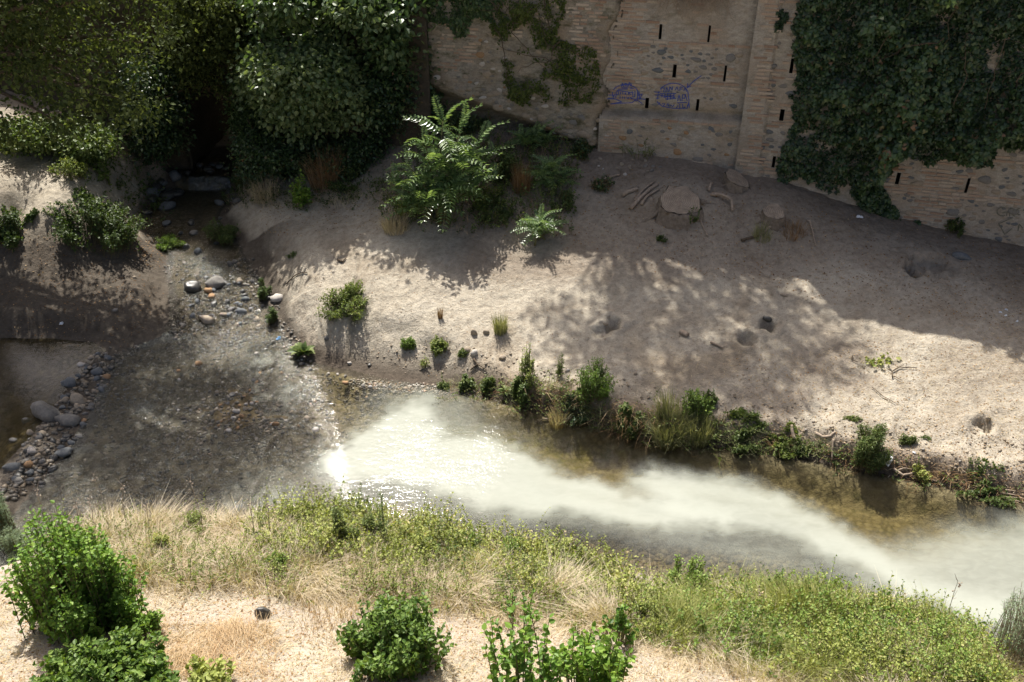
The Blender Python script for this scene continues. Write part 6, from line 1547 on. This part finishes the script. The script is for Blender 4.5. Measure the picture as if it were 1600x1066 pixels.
# ---- branches and sticks lying about: pixel polylines dropped onto the ground
def stick(label, pts, r0, r1, lift=.03, mat='deadwood', twigs=(), name="fallen_branch", cat="branch", arch=0):
    P0 = [gpt(*p) for p in pts]; x, y, z = P0[0]; root_loc = np.array([x, y, z]); acc = Acc()
    def fine(pp):
        q = np.array([gpt(*p) for p in pp]); t = np.linspace(0, len(q) - 1, 4 * (len(q) - 1) + 1); o = np.stack([np.interp(t, np.arange(len(q)), q[:, k]) for k in range(3)], -1)
        o[:, 2] = np.maximum(o[:, 2], gz(o[:, 0], o[:, 1])) + lift + arch * np.sin(np.linspace(0, math.pi, len(o))); return o - root_loc
    tube(acc, fine(pts), r0, r1, 7)
    if not twigs: o = obj(name, acc.mesh(name, M[mat], True), None, tuple(root_loc)); tag(o, label, cat); return
    root = thing(name, label, cat, tuple(root_loc)); obj("main_stem", acc.mesh("main_stem", M[mat], True), root)
    for tw in twigs: ta = Acc(); tube(ta, fine(tw), r1 * 1.2, r1 * .5, 5); obj("twig", ta.mesh("twig", M[mat], True), root)
stick("crossed pale branches lying left of the big stump", [(985, 328), (1000, 312), (1018, 296), (1028, 290)], .045, .03, twigs=[[(1002, 322), (1012, 308), (1030, 298)], [(992, 316), (1004, 300), (1022, 286)]])
stick("short pale log piece left of the crossed branches", [(972, 307), (984, 301), (996, 297)], .05, .035)
stick("curved pale branch in the shade by the dim weeds left of the stump", [(920, 292), (936, 291), (946, 284), (968, 275)], .03, .018, arch=.05)
stick("kinked pale root arching between the big stump and the slanted one", [(1110, 306), (1128, 312), (1142, 320), (1144, 332)], .035, .025, arch=.08)
stick("short upright pale root left of the kinked one", [(1107, 300), (1110, 293), (1113, 289)], .03, .02, arch=.05)
stick("thin stick pointing down the slope below the big stump", [(1092, 340), (1098, 356), (1106, 372)], .018, .01)
stick("bent stick on the slope right of the small round stump", [(1260, 347), (1265, 348), (1270, 366), (1274, 386)], .022, .014)
stick("grey branch stub under the small round stump", [(1190, 368), (1202, 357), (1210, 355)], .025, .016)
stick("dark knotty root under the small round stump", [(1158, 378), (1172, 374), (1186, 370)], .03, .02, mat='bark')
stick("short brown stick on the dappled part of the slope", [(1110, 537), (1120, 541), (1130, 546)], .025, .016)
stick("small forked dead branch on the sunlit dirt at right", [(1394, 592), (1393, 583), (1405, 576), (1432, 577)], .013, .006, mat='bark', twigs=[[(1393, 583), (1383, 577)], [(1396, 590), (1410, 598)], [(1400, 578), (1412, 572)]])
stick("long thin twig below the forked dead branch", [(1362, 607), (1380, 622), (1398, 632)], .007, .004, mat='bark')
stick("thin curled twig left of the pile of cut leaves", [(1332, 558), (1330, 564), (1340, 568)], .01, .006, mat='bark')
stick("curved bark strip at the bank lip near the tall fringe", [(1274, 677), (1284, 683), (1297, 682), (1305, 675)], .03, .018, lift=.0)
stick("pale stake leaning on the bank lip", [(1236, 668), (1237, 678), (1240, 690)], .02, .03, lift=.05, name="wooden_stake", cat="stake")
stick("pale stick standing against the crumbling bank face", [(1302, 690), (1300, 705), (1299, 722)], .018, .014, lift=.05)
stick("tangled roots hanging from the bank lip right of the white plastic scrap", [(1395, 735), (1410, 745), (1425, 742), (1440, 738)], .025, .012, twigs=[[(1400, 738), (1412, 734), (1424, 736)], [(1418, 744), (1430, 748)], [(1440, 738), (1455, 752), (1470, 757)]], mat='deadwood')
stick("bundle of dry sticks on the waterline at the right edge of the picture", [(1560, 778), (1580, 780), (1604, 782)], .015, .01, twigs=[[(1565, 773), (1585, 776), (1606, 776)], [(1572, 783), (1592, 786), (1608, 790)], [(1570, 768), (1590, 770)]])
stick("eroded root crossing the clay slope under the two lying rocks", [(740, 563), (746, 572), (735, 580)], .022, .012, mat='bark', twigs=[[(744, 570), (760, 580)]])
stick("thin dead stick in the water below the undercut", [(838, 662), (858, 656), (880, 648)], .012, .006)
stick("dead root stub on the eroded upper slope near the stream", [(528, 408), (536, 411), (541, 405)], .025, .012, mat='bark')
stick("thin eroded root across the path slope right of the stream", [(447, 446), (462, 432), (480, 428)], .012, .008, mat='bark')
def short_log(label, u, v, L, R, ang):
    x, y, z = gpt(u, v); root = thing("log_piece", label, "log", (x, y, z + R * .7), ang)
    a = Acc(); tube(a, [(-L / 2, 0, 0), (-L / 4, 0, .004), (L / 4, .003, 0), (L / 2, 0, 0)], R, R * .92, 10, cap=False); obj("bark_side", a.mesh("bark_side", M['deadwood'], True), root)
    for sx in (-1, 1):
        th = np.linspace(0, 6.283, 10, endpoint=False); q = R if sx < 0 else R * .92
        V = np.r_[np.stack([0 * th + sx * L / 2, q * np.cos(th), q * np.sin(th)], -1), [[sx * (L / 2 + .004), 0, 0]]]
        obj("cut_face", mesh_np("cut_face", V, np.array([(i, (i + 1) % 10, 10) for i in range(10)]), M['sawn']), root)
short_log("short pale log piece lying between the two holes in the dirt", 1069, 524, .15, .05, -.8)
# rough pieces standing at the holes
for lab, u, v, w, h, c in [("broken bark edged clod standing in the right hand hole", 1198, 500, 18, 16, 5), ("grey stone jammed in the left hand hole's rim", 946, 508, 10, 8, 1), ("bent root stub standing at the hole near the right edge", 1543, 656, 10, 12, 1)]:
    x, y, z = gpt(u, v); k = m_per_px(x, y, z); o = bpy.data.objects.new("clod", rock_mesh(7, c, .9)); o.location = (x, y, z + .02); o.scale = (w * k / 2, w * k / 2 * .7, h * k / 2); link(o); tag(o, lab, "clod")

# ---- pile of cut leaves
def leaf_pile():
    r = np.random.default_rng(8); x, y, z = gpt(1375, 566); root = thing("cut_sprig", "wilting cut green sprig lying on the sunlit dirt at right", "sprig", (x, y, z))
    a = Acc(); n = 60; P = np.stack([r.normal(size=n) * .13, r.normal(size=n) * .08, r.uniform(.01, .07, n)], -1)
    scatter(a, OVAL, P, frames(rdir(n), r.normal(size=(n, 3)) * .6 + [0, 0, 1]), .075 * r.uniform(.6, 1.2, n), np.clip(r.normal(.75, .2, n), 0, 1)); obj("leaves", a.mesh("leaves", M['weed']), root)["kind"] = "stuff"
    s = Acc(); tube(s, [(-.25, .02, .02), (0, 0, .03), (.28, -.03, .02)], .008, .004, 4); obj("stem", s.mesh("stem", M['stem']), root)
leaf_pile()

# ---- rubbish
M['plastic'] = plain_mat("white_plastic_film", (.62, .64, .66), (.78, .79, .8), 12, rough=.4, spec=.5)
M['blueplastic'] = plain_mat("blue_plastic_film", (.12, .3, .55), (.22, .45, .7), 12, rough=.4, spec=.5)
def scrap(label, u, v, w, h, mat, seed, cat="scrap", name="plastic_scrap"):
    r = np.random.default_rng(seed); x, y, z = gpt(u, v); k = m_per_px(x, y, z); n = 8
    g = np.linspace(-1, 1, n); XX, YY = np.meshgrid(g, g); rr = 1 - .3 * np.abs(fbm(XX * 2 + seed, YY * 2, seed, 2))
    V = np.stack([XX * w * k / 2 * rr, YY * w * k / 3 * rr, .012 + (h * k) * (.35 + .5 * fbm(XX * 1.6 + seed, YY * 1.6, seed + 2, 3)) * np.clip(1.2 - XX ** 2 - YY ** 2, .05, 1)], -1).reshape(-1, 3)
    V = np.r_[V, V - [0, 0, .004]]; F = grid_faces(n, n)
    o = obj(name, mesh_np(name, V, np.r_[F, F[:, ::-1] + n * n], M[mat]), None, (x, y, z)); o.rotation_euler.z = r.uniform(0, 3); tag(o, label, cat); return o
scrap("small crumpled white paper on the dark left bank", 97, 506, 9, 8, 'plastic', 1, "paper", "paper_scrap")
scrap("small blue plastic scrap at the stream corner", 436, 530, 9, 8, 'blueplastic', 2)
o = scrap("long white plastic scrap hanging on the bank lip beside the tall weed fringe", 1387, 719, 20, 16, 'plastic', 3); o.rotation_euler = (.5, -.5, .9)
scrap("white crumpled scrap in the shade below the ivy tail", 1343, 340, 11, 7, 'plastic', 4)
scrap("tiny white scrap right of the long plastic one", 1428, 708, 5, 4, 'plastic', 5)
for i, (u, v) in enumerate([(1563, 489), (1571, 494), (1589, 503), (1572, 485)]):
    o = scrap("tiny white scrap of four scattered in the shade near the right edge", u, v, 5, 4, 'plastic', 10 + i); o["group"] = "white scraps near the right edge"
